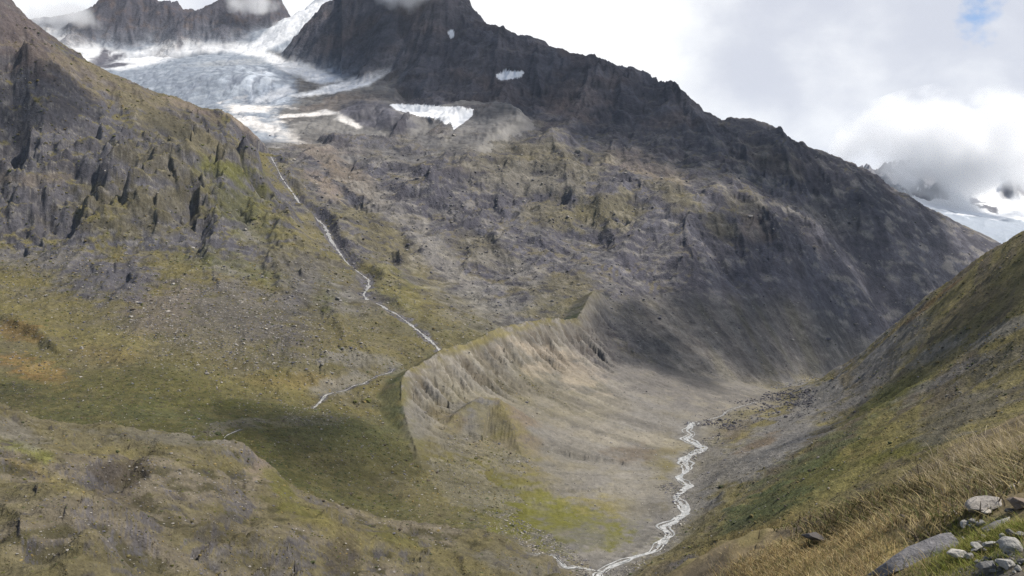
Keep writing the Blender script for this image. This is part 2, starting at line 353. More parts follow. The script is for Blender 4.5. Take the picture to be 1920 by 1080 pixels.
GUL_D = gullies(LD, mD, 150, 3, 17, 2, .5, (.18, 0)); GUL_D2 = gullies(LD, mD, 40, 3, 3.2, 6, .55)
skyv = np.interp(pu, [-400, -60, 0, 30, 75, 150, 250, 350, 420, 480, 520, 560, 640, 700, 825], [-250, -80, -27, 18, 54, 115, 160, 190, 215, 255, 300, 340, 445, 500, 640])
cliff = cliff*(.12+.88*sstep(VD0-skyv+g0*22, 30, 125))
cyd = GY*.6+np.maximum(LD, -300)*1.4
FD0 = blurH(facets(GX+.25*cyd+wx*.8+N_f*8, cyd*.75+wy*.6, 120, 13, .40, 1.4, .7), 9); FD1 = blurH(facets(GX+.2*cyd+wx*.7+N_f*7, cyd*.8+wy*.5, 50, 3, .45, 1.4, .6), 4); FD2 = blurH(facets(GX+.2*cyd+N_f*7, cyd*.9+N_f*5, 20, 4, .5, 1.3, .4), 1)
kD = 1+.55*sstep(pu, 190, 330)*(1-sstep(pu, 640, 720))
low = np.exp(-(((pu-215+wx*.4)/75)**2+((VD0-528)/34)**2)**1.5)+.8*np.exp(-(((pu-575+wx*.4)/80)**2+((VD0-520)/40)**2)**1.5)
hD = LD+low*(FD1*9+FD2*5)+cliff*kD*(GUL_D*.7+GUL_D2*.3+FD0*30+FD1*15+FD2*6+CRAG_D2*2+N_f*2.5)
hD = hD+cliff*terrace(hD, 34, N_f*20-GX*.25, .6)+(1-cliff)*GUL_D*.25+(1-cliff)*(N_f*1.6+GUL_D2*.9)
VD = 540-F*LD/GY
g0 = fbm(GX, GY*.6+np.maximum(LD, -300)*1.3, 30, 3, 0.6, 200); g00 = fbm(GX, GY*.6+np.maximum(LD, -300)*1.3, 9, 3, 0.6, 204)
def rib(pl, A, w, L, v0=None):        # a rock rib: steep side to the left, easing off to the right
    p = np.array(pl, float); o = np.argsort(p[:, 1]); p = p[o]
    du = pu+wx*0.5+g0*13+g00*5-np.interp(VD, p[:, 1], p[:, 0])
    return .62*A*(1+.5*g0)*sstep(du, -1.5*w, 1.5*w)*np.exp(-np.maximum(du-w, 0)/L)*sstep(VD, p[0, 1]-28, p[0, 1]+18)*(1-sstep(VD, p[-1, 1]-18, p[-1, 1]+12))
for a in [([(440,320),(405,400),(388,500)],34,16,120), ([(225,305),(165,395),(125,465)],40,24,130), ([(80,300),(40,370),(10,420)],28,18,110), ([(555,410),(520,480),(500,535)],20,14,100)]:
    hD = hD+rib(*a)
sv = np.interp(pu, [320, 360, 430, 520, 600, 632, 650], [540, 542, 552, 562, 584, 618, 650])-VD+g0*9+g00*4
hD = hD+13*sstep(sv, -10, 30)*np.exp(-np.maximum(sv, 0)/60)*sstep(pu, 400, 560)*(1-sstep(pu, 632, 655))
sv = np.interp(pu, [-200, 0, 40, 90, 120], [600, 606, 622, 650, 680])-VD+g0*7
hD = hD+8*sstep(sv, -5, 12)*np.exp(-np.maximum(sv, 0)/40)*(1-sstep(pu, 90, 130))
VG = 540-F*LG/GY
for (cx, cy, rx, ry, A) in [(250,965,150,30,5),(430,1000,90,34,4),(50,1010,90,34,5),(600,1000,90,26,4),(130,845,60,18,4),(330,850,120,24,5),(700,1030,60,16,3),(150,1060,90,26,3)]:
    LG = LG+A*np.exp(-((pu+wx*.8-cx)/rx)**2-((VG+g0*8-cy)/ry)**2)
for (cx, cy, rx, ry, A) in [(225,890,46,16,4),(400,1010,40,12,3.5),(760,1050,50,10,2.5),(510,1075,60,10,2.5),(90,905,60,9,2.5)]:
    LG = LG-A*np.exp(-(((pu+wx*.5+g0*14-cx)/rx)**2+((VG+g0*8-cy)/ry)**2)**2)
# trim the ridge and skyline so that the relief does not lift them
def trim(h, L0, sky, d0):
    tu = np.array(sky, float); tv = np.interp(pu[0] if pu.ndim > 1 else pu, tu[:, 0], tu[:, 1]); va = 540-F*h/GY; va[Dv < d0] = 2000; k = va.argmin(0); cur = va.min(0)
    dz = (tv-cur); dz = np.convolve(np.pad(dz, 30, mode='edge'), np.ones(61)/61, 'valid'); dz *= (T > (tu[0, 0]-960)/F) & (T < (tu[-1, 0]-960)/F)
    Dk = Dv[k]; w = sstep(GY/Dk[None], .72, .97); return h-dz[None]*GY/F*w
hC = trim(hC, LC, [(640,-22),(700,-42),(760,-55),(830,-42),(870,-6),(910,38),(950,58),(1010,75),(1090,103),(1180,124),(1230,146),(1280,170),(1320,205),(1380,225),(1450,231),(1490,265),(1550,290),(1600,302),(1640,330),(1690,360),(1760,400),(1830,430),(1880,460),(1960,505)], 1500)
hE = LE+N_f*1.3
# moraine: steep concave inner face, even outer face, gullies down the inner face
inner = fs > 0
zfl = np.interp(GY, [440, 480, 570, 700, 850, 1000], [-160, -157, -151, -142, -131, -127])
fl = np.clip(fz-zfl, 4, 200)
arcw = fa+fbm(GX, GY, 40, 3, 0.5, 70)*13
gul = ridged(arcw, fd*0.10, 15, 2, 0.5, 71)
gul2 = ridged(arcw, fd*0.06, 44, 2, 0.6, 75)
_m = (fd < 80) & inner; gul -= gul[_m].mean(); gul2 -= gul2[_m].mean()
upper = sstep(fa, 20, 70)*(1-sstep(fa, 470, 560))
band = sstep(fd, 1, 12)*(1-sstep(fd, 30, 75))*upper*(.35+.65*sstep(fbm(fa, fa*0, 80, 2, .5, 79), -.35, .15))
drop_in = fl*np.minimum(.60*(1-np.exp(-fd/42))+.42*fd/215, 1.02+fd*.0002)
drop_out = 0.52*fd+0.0006*fd**2
crestn = fbm(fa, fa*0+3, 34, 4, 0.5, 77)*2.4*np.exp(-fd/25)
hF = fz-np.where(inner, drop_in, drop_out)+crestn+np.where(inner, band*(-gul*7-gul2*7-1)+(gul*1.6+gul2*1.5)*np.exp(-fd/55), N_f*1.2)+N_s*0.35
mF = inner & (fd < 260); GUL_F = gullies(np.where(inner, fz-drop_in, -380), mF, 30, 4, 2.6, 14, .6, (0, 0), .8)
hF = hF+np.where(inner, GUL_F*(.25+.75*np.exp(-fd/70))*sstep(fd, 2, 14)*(1-sstep(fd, 180, 255)), 0)
hF[fd > 330] = -2000
hL = lz-12-(0.50*ld+0.0010*ld**2)+N_s*1.0+N_f*1.5
hL[ld > 130] = -2000
humm = R_iso*0
GUL_G = gullies(LG, (LG > H_LOW) & (GY < 800), 46, 4, 2.0, 9, .55)
FG1 = blurH(facets(GX+wx*.4+N_f*4, GY*.8+LG*1.5+N_f*3, 21, 5, .4, 1.3, .5), 2); FG2 = facets(GX+N_f*3, GY*.8+LG*1.5+N_f*2, 7, 6, .4, 1.2, .4)
rocky = sstep(fbm(GX, GY, 70, 3, .5, 260), -.25, .35)
FG0 = fbm(GX+wx*.3+.3*GY, GY*.8+LG*.6, 80, 3, .5, 262)-.55*ridged(GX+wx*.4+.35*GY, GY*.5+LG*.8, 48, 2, .5, 266)
hG = LG+FG0*7.0*(1-.75*np.exp(-((VG-(np.interp(pu, [-250, 0, 170, 300, 400, 450, 500, 560, 640, 750, 900, 1000, 1080], [735, 765, 795, 808, 825, 845, 880, 920, 958, 985, 1007, 1037, 1078])))/42)**2))+FG1*2.0*rocky+FG2*.55*rocky+N_f*1.6+GUL_G+.5*ridged(GX+wx*0.3, GY+wy*0.3, 60, 4, 0.5, 95)*4.6
terr = fbm((GX*0.8-GY*0.6), (GX*0.6+GY*0.8)*0.28, 22, 4, 0.55, 99)
mH = (LH > H_LOW) & (GY < 1500)
GUL_H = gullies(LH, mH, 60, 4, 2.6, 8, .55)
hH = LH+N_f*1.2*sstep(GY, 100, 400)+terr*1.0+GUL_H*sstep(GY, 60, 250)-.9*sstep(1670-pu, 0, 60)*np.maximum(GY-1120, 0)

LAYERS = [('A', hA), ('B', hB), ('C', hC), ('D', hD), ('E', hE), ('F', hF), ('L', hL), ('G', hG), ('H', hH)]
KSM = dict(A=14, B=14, C=12, D=12, E=6, F=5, L=5, G=6, H=9)
H = LAYERS[0][1].copy(); OWN = np.zeros(H.shape, np.int8)
for i, (nm, h) in enumerate(LAYERS[1:], 1):
    k = KSM[nm]; win = h > H
    OWN[win] = i
    H = np.maximum(H, h)+np.maximum(k-np.abs(h-H), 0)**2/(4*k)
OW = {nm: i for i, (nm, h) in enumerate(LAYERS)}

def proj_v(Hh): return 540-F*Hh/GY
def hit(px, py, Hh=None):            # first ground met by the line of sight through a pixel -> (t, D)
    Hh = H if Hh is None else Hh
    t = (px-960)/F; j = np.searchsorted(T, t)-1; w = (t-T[j])/(T[j+1]-T[j])
    col = Hh[:, j]*(1-w)+Hh[:, j+1]*w
    v = 540-F*col/Dv
    k = np.argmax(v <= py)
    if k == 0: return t, Dv[0]
    f = (v[k-1]-py)/(v[k-1]-v[k]+1e-9)
    return t, Dv[k-1]+f*(Dv[k]-Dv[k-1])
def sample(t, D, Hh=None):
    Hh = H if Hh is None else Hh
    t = np.asarray(t, float); D = np.asarray(D, float)
    j = np.clip(np.searchsorted(T, t)-1, 0, NT_-2); i = np.clip(np.searchsorted(Dv, D)-1, 0, ND-2)
    a = np.clip((t-T[j])/(T[j+1]-T[j]), 0, 1); b = np.clip((D-Dv[i])/(Dv[i+1]-Dv[i]), 0, 1)
    return (Hh[i, j]*(1-a)+Hh[i, j+1]*a)*(1-b)+(Hh[i+1, j]*(1-a)+Hh[i+1, j+1]*a)*b

SY = GY*0.8+H*1.5
def scl(k, seed, octv=3):             # noise whose grain keeps pace with the distance steps
    o = 0; lv = np.clip(np.log2(GY/120), 0, 4.99); l0 = np.floor(lv)
    for L in range(6):
        w = np.clip(1-np.abs(lv-L), 0, 1)
        if w.any():
            m = w > 0; t = np.zeros_like(GX); t[m] = fbm(GX[m], SY[m], 120*2**L*k, octv, 0.6, seed+L*3)*w[m]; o = o+t
    return o
g_a = scl(0.075, 150, 4); g_b = scl(0.028, 170, 4); g_c = scl(0.010, 190, 3)
# loose rock, ledges and rubble: fine relief, rougher on crags than on turf and scree
RUB = np.select([OWN == OW[c] for c in 'ABCDEFLGH'], [1.2, .2, 1.0, 1.0, .9, .5, .5, 1.7, .75])
RUB = np.where(OWN == OW['C'], .4+.6*rel*cr, RUB); RUB = np.where(OWN == OW['D'], 1.0+.8*cliff, RUB); RUB = np.where((OWN == OW['B']) & (pu > 560), 1.0, RUB)
H = H+GY*RUB*(.0011*g_b+.00065*g_c+.0008*np.abs(g_a))
HB0 = np.maximum(np.maximum(LD, LC), LE)
# streams ------------------------------------------------------
STREAMS = {
 'river': ([(1300,792),(1287,806),(1298,815),(1284,823),(1305,832),(1321,841),(1298,851),(1281,860),(1290,876),(1286,884),(1270,895),(1293,908),(1280,920),(1266,931),(1284,950),(1286,959),(1266,978),(1240,987),(1258,998),(1238,1017),(1224,1034),(1189,1043),(1157,1056),(1131,1069),(1120,1083),(1112,1100)], 12),
 'tributary': ([(1004,1037),(1037,1042),(1062,1056),(1094,1065),(1128,1070)], 7),
 'upper': ([(1420,753),(1404,757),(1380,764),(1362,770),(1356,778),(1330,786),(1305,790)], 4.0),
 'brook': ([(508,292),(518,310),(528,328),(548,350),(566,372),(590,390),(607,405),(620,432),(636,455),(650,474),(672,494),(692,512),(690,530),(681,545),(690,556),(716,566),(742,582),(768,602),(792,622),(812,640),(826,655)], 7.0),
 'lower_brook': ([(738,688),(716,696),(690,708),(660,722),(625,733),(604,746),(586,764)], 5.5),
 'far_brook': ([(452,800),(436,806),(420,815),(404,824)], 4.0),
}
rnd = np.random.default_rng(3)
PATHS = {}
for nm, (pl, wpx) in STREAMS.items():
    hp = np.array([hit(*p, HB0 if nm == 'brook' else None) for p in pl])
    d = np.r_[0, np.cumsum(np.hypot(np.diff(hp[:, 0]*hp[:, 1]), np.diff(hp[:, 1])))]
    n = int(max(40, d[-1]/1.2)); s = np.linspace(0, d[-1], n)
    x = np.interp(s, d, hp[:, 0]*hp[:, 1]); y = np.interp(s, d, hp[:, 1])
    for _ in range(4):
        x[1:-1] = (x[:-2]+2*x[1:-1]+x[2:])/4; y[1:-1] = (y[:-2]+2*y[1:-1]+y[2:])/4
    z = sample(x/y, y, HB0 if nm == 'brook' else None)
    for _ in range(30): z[1:-1] = (z[:-2]+2*z[1:-1]+z[2:])/4
    z = np.minimum.accumulate(z) if nm != 'upper' else z
    PATHS[nm] = (x, y, z, s, wpx)
# flatten and cut the stream beds
for nm, (x, y, z, s, wpx) in PATHS.items():
    wm = wpx*y.mean()/F
    reach = 4+wm*1.6
    i0, i1 = np.searchsorted(Dv, [y.min()-30, y.max()+30]); tt = x/y
    j0, j1 = np.searchsorted(T, [tt.min()-0.05, tt.max()+0.05])
    sx = GX[i0:i1, j0:j1]; sy = GY[i0:i1, j0:j1]
    q = np.stack([x, y, z], 1)[::2]
    dd, _, _, zz = near_line(sx, sy, q, s[::2])
    cut = 0.5 if nm in ('river', 'tributary', 'upper') else 1.6
    if nm == 'brook': cut = cut+11*np.interp(zz, [z.min(), 0, 40, 130, 190], [0, .3, 1, 1, 0])
    f = 1-sstep(dd, wm*0.5, reach*(1.5 if nm == 'brook' else 2.2))
    if nm == 'brook':
        lim = zz+.4+.30*np.maximum(dd-5, 0); w_ = 1-sstep(dd, 30, 70); Hs = H[i0:i1, j0:j1]; H[i0:i1, j0:j1] = Hs-np.maximum(Hs-lim, 0)*w_
    H[i0:i1, j0:j1] = H[i0:i1, j0:j1]*(1-f)+(zz-cut+np.minimum(dd*0.08, 1.2))*f if nm != 'brook' else np.minimum(H[i0:i1, j0:j1], H[i0:i1, j0:j1]*(1-f)+(zz-cut)*f)
V = proj_v(H)
VISMIN = np.minimum.accumulate(V, 0); VIS = V <= VISMIN+0.8
print('grid', H.shape)
#--PART2--
# ------------------------------------------------------------------ what covers the ground
def rgb(*c): return np.array(c, np.float32)
GREEN = rgb(.094, .094, .030); LUSH = rgb(.128, .124, .030); DKGREEN = rgb(.050, .058, .027); OLIVE = rgb(.115, .099, .043)
DRY = rgb(.200, .155, .065); RUST = rgb(.190, .115, .045); SAGE = rgb(.118, .103, .060); HEATH_AND_SHADE = rgb(.070, .058, .045)  # the heath tone also paints shaded hollows
SCREE = rgb(.208, .193, .170); GSCREE = rgb(.158, .150, .140); DSCREE = rgb(.110, .102, .095); BROWNSC = rgb(.135, .110, .085)
ROCK = rgb(.096, .093, .110); DROCK = rgb(.064, .061, .074); REDROCK = rgb(.105, .082, .078); LROCK = rgb(.215, .200, .182); PINK = rgb(.205, .165, .135)
SNOW = rgb(.70, .71, .73); DSNOW = rgb(.66, .63, .60); ICE = rgb(.235, .265, .31); DICE = rgb(.17, .19, .23); ICEGREY = rgb(.28, .29, .30)
U = np.broadcast_to(pu, V.shape)
Px = GX; Py = GY
dPx = np.gradient(GX, axis=1); dHj = np.gradient(H, axis=1); dHi = np.gradient(H, axis=0); dYi = np.gradient(GY, axis=0); dXi = np.gradient(GX, axis=0)
sxg = dHj/dPx; syg = (dHi-sxg*dXi)/dYi
SL = np.sqrt(sxg**2+syg**2); NZ = 1/np.sqrt(1+SL**2)
SX = -sxg*NZ                                          # eastward lean of the surface
CV = (H-blurH(blurH(H, 7), 7))/(GY*0.004)             # bumps above / hollows below their surroundings
SY = GY*0.8+H*1.5
n_big = fbm(GX, SY, 180, 4, 0.5, 110); n_mid = fbm(GX, SY, 48, 4, 0.55, 120); n_sml = fbm(GX, SY, 13, 4, 0.6, 130)
lamr = 0.05*GY
wu = g_a*16; wv = scl(0.075, 210, 4)*12
def ell(cx, cy, rx, ry, rot=0.0, soft=0.7, brk=0.5):
    a = math.radians(rot); du = U+wu*min(1, rx/30)-cx; dv = V+wv*min(1, ry/20)-cy
    x = du*math.cos(a)+dv*math.sin(a); y = -du*math.sin(a)+dv*math.cos(a)
    r = np.sqrt((x/rx)**2+(y/ry)**2)
    return sstep(1.0-r+brk*(g_b*0.9), -soft*0.5, soft*0.5)
def poly(pl, soft=4.0, warp=1.0):
    p = np.array(pl, float); uu = U+wu*warp*0.3+g_b*6*warp; vv = V+wv*warp*0.3+g_c*5*warp
    bx0, by0 = p.min(0)-30; bx1, by1 = p.max(0)+30
    m = (uu > bx0) & (uu < bx1) & (vv > by0) & (vv < by1)
    x = uu[m]; y = vv[m]; ins = np.zeros(x.shape, bool); dmin = np.full(x.shape, 1e9)
    for k in range(len(p)):
        x1, y1 = p[k]; x2, y2 = p[(k+1) % len(p)]
        c = ((y1 > y) != (y2 > y)) & (x < (x2-x1)*(y-y1)/(y2-y1+1e-12)+x1); ins ^= c
        ex, ey = x2-x1, y2-y1; t = np.clip(((x-x1)*ex+(y-y1)*ey)/(ex*ex+ey*ey+1e-9), 0, 1)
        dmin = np.minimum(dmin, np.hypot(x-x1-t*ex, y-y1-t*ey))
    sd = np.where(ins, dmin, -dmin); o = np.zeros(V.shape); o[m] = sstep(sd, -soft, soft); return o
def mx(C, col, m):
    m = np.clip(m, 0, 1)[..., None]; return C*(1-m)+(col if np.ndim(col) > 1 else col[None, None, :])*m
def mxo(C, col, m, owners):
    return mx(C, col, m*np.isin(OWN, [OW[k] for k in owners]))
def full(c): return np.broadcast_to(c, V.shape+(3,)).copy()
def speck(th, w=0.12, n=None): n = g_c if n is None else n; return sstep(n, th, th+w)

# peaks
cA = mx(full(DROCK*1.05), REDROCK*0.8, sstep(n_mid, 0.1, 0.7)); cA = mx(cA, ROCK, sstep(R_fall, 0.5, 1.0)*0.5)
# glacier ice, snow and the debris round it
cB = mx(full(ICE), DICE, sstep(iceN+g_b*0.6, 0.15, 0.9)*0.55)
cB = mx(cB, DICE*1.1, np.maximum(sstep(crev, .35, .8)*.35, sstep(crv2, .35, .8)*.3)*np.clip(sstep(V, 115, 150), .2, 1)); cB = mx(cB, rgb(.40,.43,.47), sstep(-crev+g_b*.5, .25, .6)*.5)
snowB = np.maximum.reduce([poly([(40,40),(130,55),(190,88),(250,98),(320,74),(350,72),(380,80),(480,80),(520,35),(640,-20),(660,10),(590,40),(530,80),(500,95),(540,115),(560,112),(620,140),(645,150),(600,158),(545,140),(500,112),(440,98),(380,98),(330,108),(280,122),(230,132),(150,122),(60,90)], 5, 0.6),
    poly([(540,180),(600,166),(680,141),(738,121),(736,134),(690,161),(620,176),(560,182)], 3, .5), poly([(480,185),(540,160),(552,172),(530,182),(470,195)], 4, .6)])
lowsn = np.maximum.reduce([ell(470, 202, 58, 6, 0, .8, .5), ell(490, 232, 55, 20, 22, 1.2, .9)*.8, ell(575, 216, 55, 3.5, -3, .8, .6), ell(610, 212, 14, 5, 0), ell(655, 229, 24, 6, 15, .8, .3), ell(530, 250, 30, 5, 25)*.7])
deb = np.maximum.reduce([sstep(U+g_b*20, 545, 570)*sstep(V, 145, 170)*np.ones_like(V), sstep(V, 258, 275),poly([(500,92),(560,108),(640,150),(740,118),(760,130),(740,200),(900,210),(930,290),(780,300),(690,290),(600,282),(545,262),(520,205),(560,185),(552,150),(520,118)], 8), ell(590, 195, 60, 14, -8)])
cB = mx(cB, mx(full(GSCREE*1.0), DSCREE*0.8, sstep(g_a, -.2, .6)), deb)
cB = mx(cB, PINK*0.8, ell(640, 195, 90, 14, -12)*deb*.6)
cB = mx(cB, ICEGREY*1.1, ell(440, 118, 85, 5, -3, 1, .6)*.6)
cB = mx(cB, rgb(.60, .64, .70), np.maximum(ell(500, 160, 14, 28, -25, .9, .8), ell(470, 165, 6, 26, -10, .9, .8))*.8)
cB = mx(cB, DICE*1.1, np.maximum.reduce([ell(490, 155, 10, 25, -22, .9, .8), ell(450, 150, 12, 22, -25, .9, .9), ell(300, 150, 60, 10, 18, 1.2, 1.3)*.6, ell(360, 140, 40, 12, 25, 1.2, 1.3)*.5])*.75)  # dark streaks put the blue shading of the ice front into the colour
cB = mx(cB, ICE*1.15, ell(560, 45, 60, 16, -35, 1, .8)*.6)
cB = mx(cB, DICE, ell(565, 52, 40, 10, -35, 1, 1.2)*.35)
cB = mx(cB, DICE*1.05, np.clip(sstep(crv2+.4*g_b, .05, .5), 0, 1)*ell(468, 150, 85, 40, 10, .8, .4)*.75); cB = mx(cB, rgb(.55,.60,.67), sstep(-crv2-.3*g_b, .15, .5)*ell(490, 160, 70, 34, 10, .8, .4)*.6)  # grooves dark, backs light: shading of the front painted in
cB = mx(cB, SNOW, snowB*(1-0.25*speck(.35)))
cB = mx(cB, DSNOW*1.05, lowsn)
rockB = np.maximum.reduce([poly([(195,92),(215,98),(175,150),(160,140)], 4), poly([(235,98),(250,102),(205,120),(200,112)], 3), poly([(150,118),(200,100),(230,110),(200,125),(160,128)], 5)*.9, ell(222, 122, 26, 4, -5), ell(335, 84, 6, 10, 0)*.7])
cB = mx(cB, ROCK, rockB)
# great rock mountain
wet = sstep(V, 560, 250)
cC = mx(full(ROCK), DROCK, sstep(R_strata+n_mid*.4, 0.55, 0.05)*.8)
cC = mx(cC, rgb(.112,.098,.092), sstep(NZ, .70, .86)*sstep(n_mid, -.35, .3)*.75)
cC = mx(cC, REDROCK, sstep(n_big, .05, .6)*.5*sstep(V, 420, 200))
cC = mx(cC, LROCK*.8, speck(.30, .25, g_b)*sstep(V, 200, 330)*.55)
lower = sstep(V, 180, 300)
cC = mx(cC, mx(full(GSCREE*.95), OLIVE, sstep(n_mid, .0, .5)), lower*sstep(NZ, .72, .90)*.55)
for (a, b, rx, ry, rot, col, s) in [(1130,395,75,30,-5,OLIVE*1.05,.6),(1260,360,45,22,35,OLIVE,.5),(1350,420,50,20,40,OLIVE,.4),(1040,400,60,25,0,SAGE,.6),(1390,380,40,25,10,OLIVE,.3),(1200,310,80,18,15,PINK*.8,.5),(1420,430,22,32,-40,PINK*.7,.5),
        (1000,310,120,50,5,SAGE,.6),(980,335,90,30,0,LROCK*.7,.5),(1450,310,70,25,20,BROWNSC*.8,.5),(1080,190,60,30,10,REDROCK,.5),(1560,410,60,30,15,GSCREE*.85,.4),
        (620,300,80,16,33,PINK*.9,.7),(600,345,40,16,35,PINK*1.05,.7),(660,340,70,18,36,BROWNSC,.6),(740,400,90,22,38,LROCK*.85,.6),(700,430,60,24,40,OLIVE,.65),(760,480,70,26,40,SAGE*1.15,.6),(840,500,80,20,45,LROCK*.95,.65),
        (900,470,60,30,20,SAGE,.5),(750,545,70,26,35,GREEN*1.25,.85),(800,570,60,18,30,OLIVE*1.2,.7),(720,520,40,20,40,OLIVE*1.2,.7),(890,570,60,20,20,GSCREE,.8),(980,575,80,18,0,GSCREE*.95,.85),(870,600,60,10,10,GSCREE,.8),
        (1050,540,60,24,-10,SAGE*.9,.7),(1040,578,60,14,-8,OLIVE*.9,.6),(950,500,70,20,25,LROCK*.75,.5)]:
    cC = mx(cC, col, ell(a, b, rx, ry, rot, .9, .9)*s)
# debris aprons low on the flank
apr = poly([(1130,560),(1250,560),(1400,560),(1500,560),(1640,640),(1600,690),(1500,715),(1350,755),(1270,730),(1180,640)], 30)
cC = mx(cC, mx(full(DSCREE*.95), GSCREE*.8, sstep(fbm(GX*1.0+GY*.35, GY*.16, 26, 4, .6, 230), .0, .6)), apr*.8)
cC = mx(cC, rgb(.085,.080,.060), apr*sstep(fbm(GX*1.0+GY*.3, GY*.2, 60, 3, .6, 236), .15, .6)*.55)
cC = mx(cC, LROCK*.85, np.maximum.reduce([ell(1590,640,62,26,15,1,1.2), ell(1600,560,30,14,20,1,1.3), ell(1730,520,16,30,-35,1,1.3), ell(1680,545,12,8,0,1,1)])*speck(-.05,.4,g_b)*.75)
cC = mx(cC, LROCK*1.15, sstep(g_b+.5*g_c+.3*NZ, .45, .8)*.22*sstep(V, 200, 300)*(1-.7*apr)); cC = mx(cC, DROCK*.8, sstep(-g_b-.5*g_c, .28, .6)*.55*(1-.7*apr))
knob = poly([(632,205),(670,190),(720,192),(770,225),(785,240),(740,250),(690,240),(650,222)], 6)
cC = mx(cC, DROCK*.9, knob*.9); cB = mx(cB, mx(full(DROCK*.95), ROCK, sstep(g_b, 0, .5)), knob*.95); cB = mx(cB, DSNOW, ell(655,231,22,5,18,.7,.3))
# hillside
cD = mx(full(SAGE), OLIVE*1.0, sstep(n_mid, -.25, .35))
cD = mx(cD, rgb(.092,.086,.050), sstep(n_big, -.1, .5)*.5)
rk = np.clip(sstep(NZ+.18*g_a+.10*n_mid, .83, .64)*sstep(V, 600, 470), 0, 1)
cD = mx(cD, mx(full(ROCK*.95), DROCK*.85, sstep(g_b+.5*g_a, -.4, .3)), rk*.92)
cD = mx(cD, LROCK*.8, rk*speck(.25,.2)*.5)
cD = mx(cD, REDROCK*.95, ell(30, 60, 90, 55, 40, 1, .6)*.7)
cD = mx(cD, BROWNSC, np.maximum(ell(230,170,150,26,27,1,.8), ell(50, 335, 90, 10, 0)*.7)*.65)
for (a, b, rx, ry, rot, col, s) in [(330,240,160,26,32,SAGE*1.05,.7),(420,320,60,20,10,GREEN*1.1,.8),(470,400,80,40,40,GREEN,.6),(560,470,70,40,50,OLIVE*1.15,.7),(620,560,40,26,30,GREEN*1.3,.85),(440,500,90,20,15,GREEN*1.1,.7),(260,390,120,50,0,OLIVE*.9,.5),
        (470,240,36,10,40,PINK,.7),(340,185,40,12,30,PINK*.85,.6),(400,215,60,8,32,REDROCK,.5),(580,350,40,30,50,SAGE,.5),(300,300,90,30,20,SAGE*.9,.5),
        (90,490,140,16,0,DSCREE*1.1,.7),(200,530,90,30,5,ROCK*1.05,.5),(430,600,190,60,6,rgb(.098,.088,.078),.9),(570,600,60,38,20,rgb(.075,.068,.062),.85),(350,650,120,40,5,SAGE,.6),(220,640,80,18,0,OLIVE*1.4,.8),(200,665,60,16,0,DRY*.7,.6),
        (60,600,70,26,0,OLIVE*1.1,.6),(30,620,40,18,10,RUST*.7,.6),(30,738,60,16,5,HEATH_AND_SHADE*.6,.9),(80,700,70,18,20,RUST*.95,.85),(70,690,40,10,15,DRY,.6),(280,720,160,18,0,OLIVE*1.25,.7),(440,735,140,16,0,OLIVE*1.35,.7),(560,715,90,14,0,DRY*.75,.6),(640,640,70,40,30,OLIVE*1.05,.6),(680,680,70,20,10,GSCREE*.9,.7),(640,720,60,14,-15,GSCREE,.6),  # the darkest heath patch paints the shade of the hollow behind the hill crest
        (350,758,120,9,0,GREEN*1.2,.7),(690,620,90,20,30,SAGE*1.1,.5),(300,580,60,50,0,BROWNSC,.4)]:
    cD = mx(cD, col, ell(a, b, rx, ry, rot, .9, .9)*s)
cD = mx(cD, mx(full(ROCK*.9), DROCK*.9, sstep(g_b, -.3, .3)), np.maximum(ell(215,525,72,34,0,.9,1.1)*.75, ell(575,520,70,36,30,.9,1.2)*.5))
cD = mx(cD, LROCK, speck(.45, .1)*.2)
# valley floor
cE = mx(full(GREEN*.60), DKGREEN*.85, sstep(n_mid, -.1, .4)*.8)
cE = mx(cE, OLIVE*1.05, sstep(n_sml, .15, .55)*.5)
rf = sstep(U, 870, 1010)
cE = mx(cE, mx(full(GSCREE), SAGE, sstep(n_mid, -.3, .3)), rf)
for (a, b, rx, ry, rot, col, s) in [(1030,960,130,36,16,LUSH,1),(930,900,70,50,40,LUSH*.75,.9),(1160,1010,22,22,0,LUSH*.9,.8),(1120,950,60,20,10,OLIVE*1.5,.7),(1080,1000,60,24,0,GSCREE*.8,.8),(1200,1000,50,30,0,GSCREE*.9,.6),(1200,910,60,40,0,GSCREE,.7),(1240,860,26,26,0,OLIVE*1.1,.7),(1180,890,60,6,-5,SCREE,.7),(1120,925,60,5,-8,SCREE*.9,.6),
        (1190,850,50,16,0,BROWNSC*.9,.7),(1290,980,30,60,0,GSCREE*.85,.5),(700,850,120,30,10,GREEN*.8,.6),(640,810,120,20,0,DKGREEN*1.1,.6),(600,860,60,12,5,OLIVE*.9,.5),(560,790,60,12,0,DSCREE*.8,.5),(430,800,60,9,-10,DSCREE,.6),(300,780,120,8,0,DKGREEN,.5),(820,950,80,30,30,SAGE*.9,.6),(880,920,40,40,0,SAGE,.5),
        (1380,775,80,18,-8,DSCREE*.9,.8),(1460,745,60,14,-10,DSCREE*.75,.8),(1330,800,60,10,0,GSCREE,.7),(1380,815,40,10,0,RUST*.8,.6),(1350,850,40,30,0,GSCREE*1.05,.7)]:
    cE = mx(cE, col, ell(a, b, rx, ry, rot, .9, .9)*s)

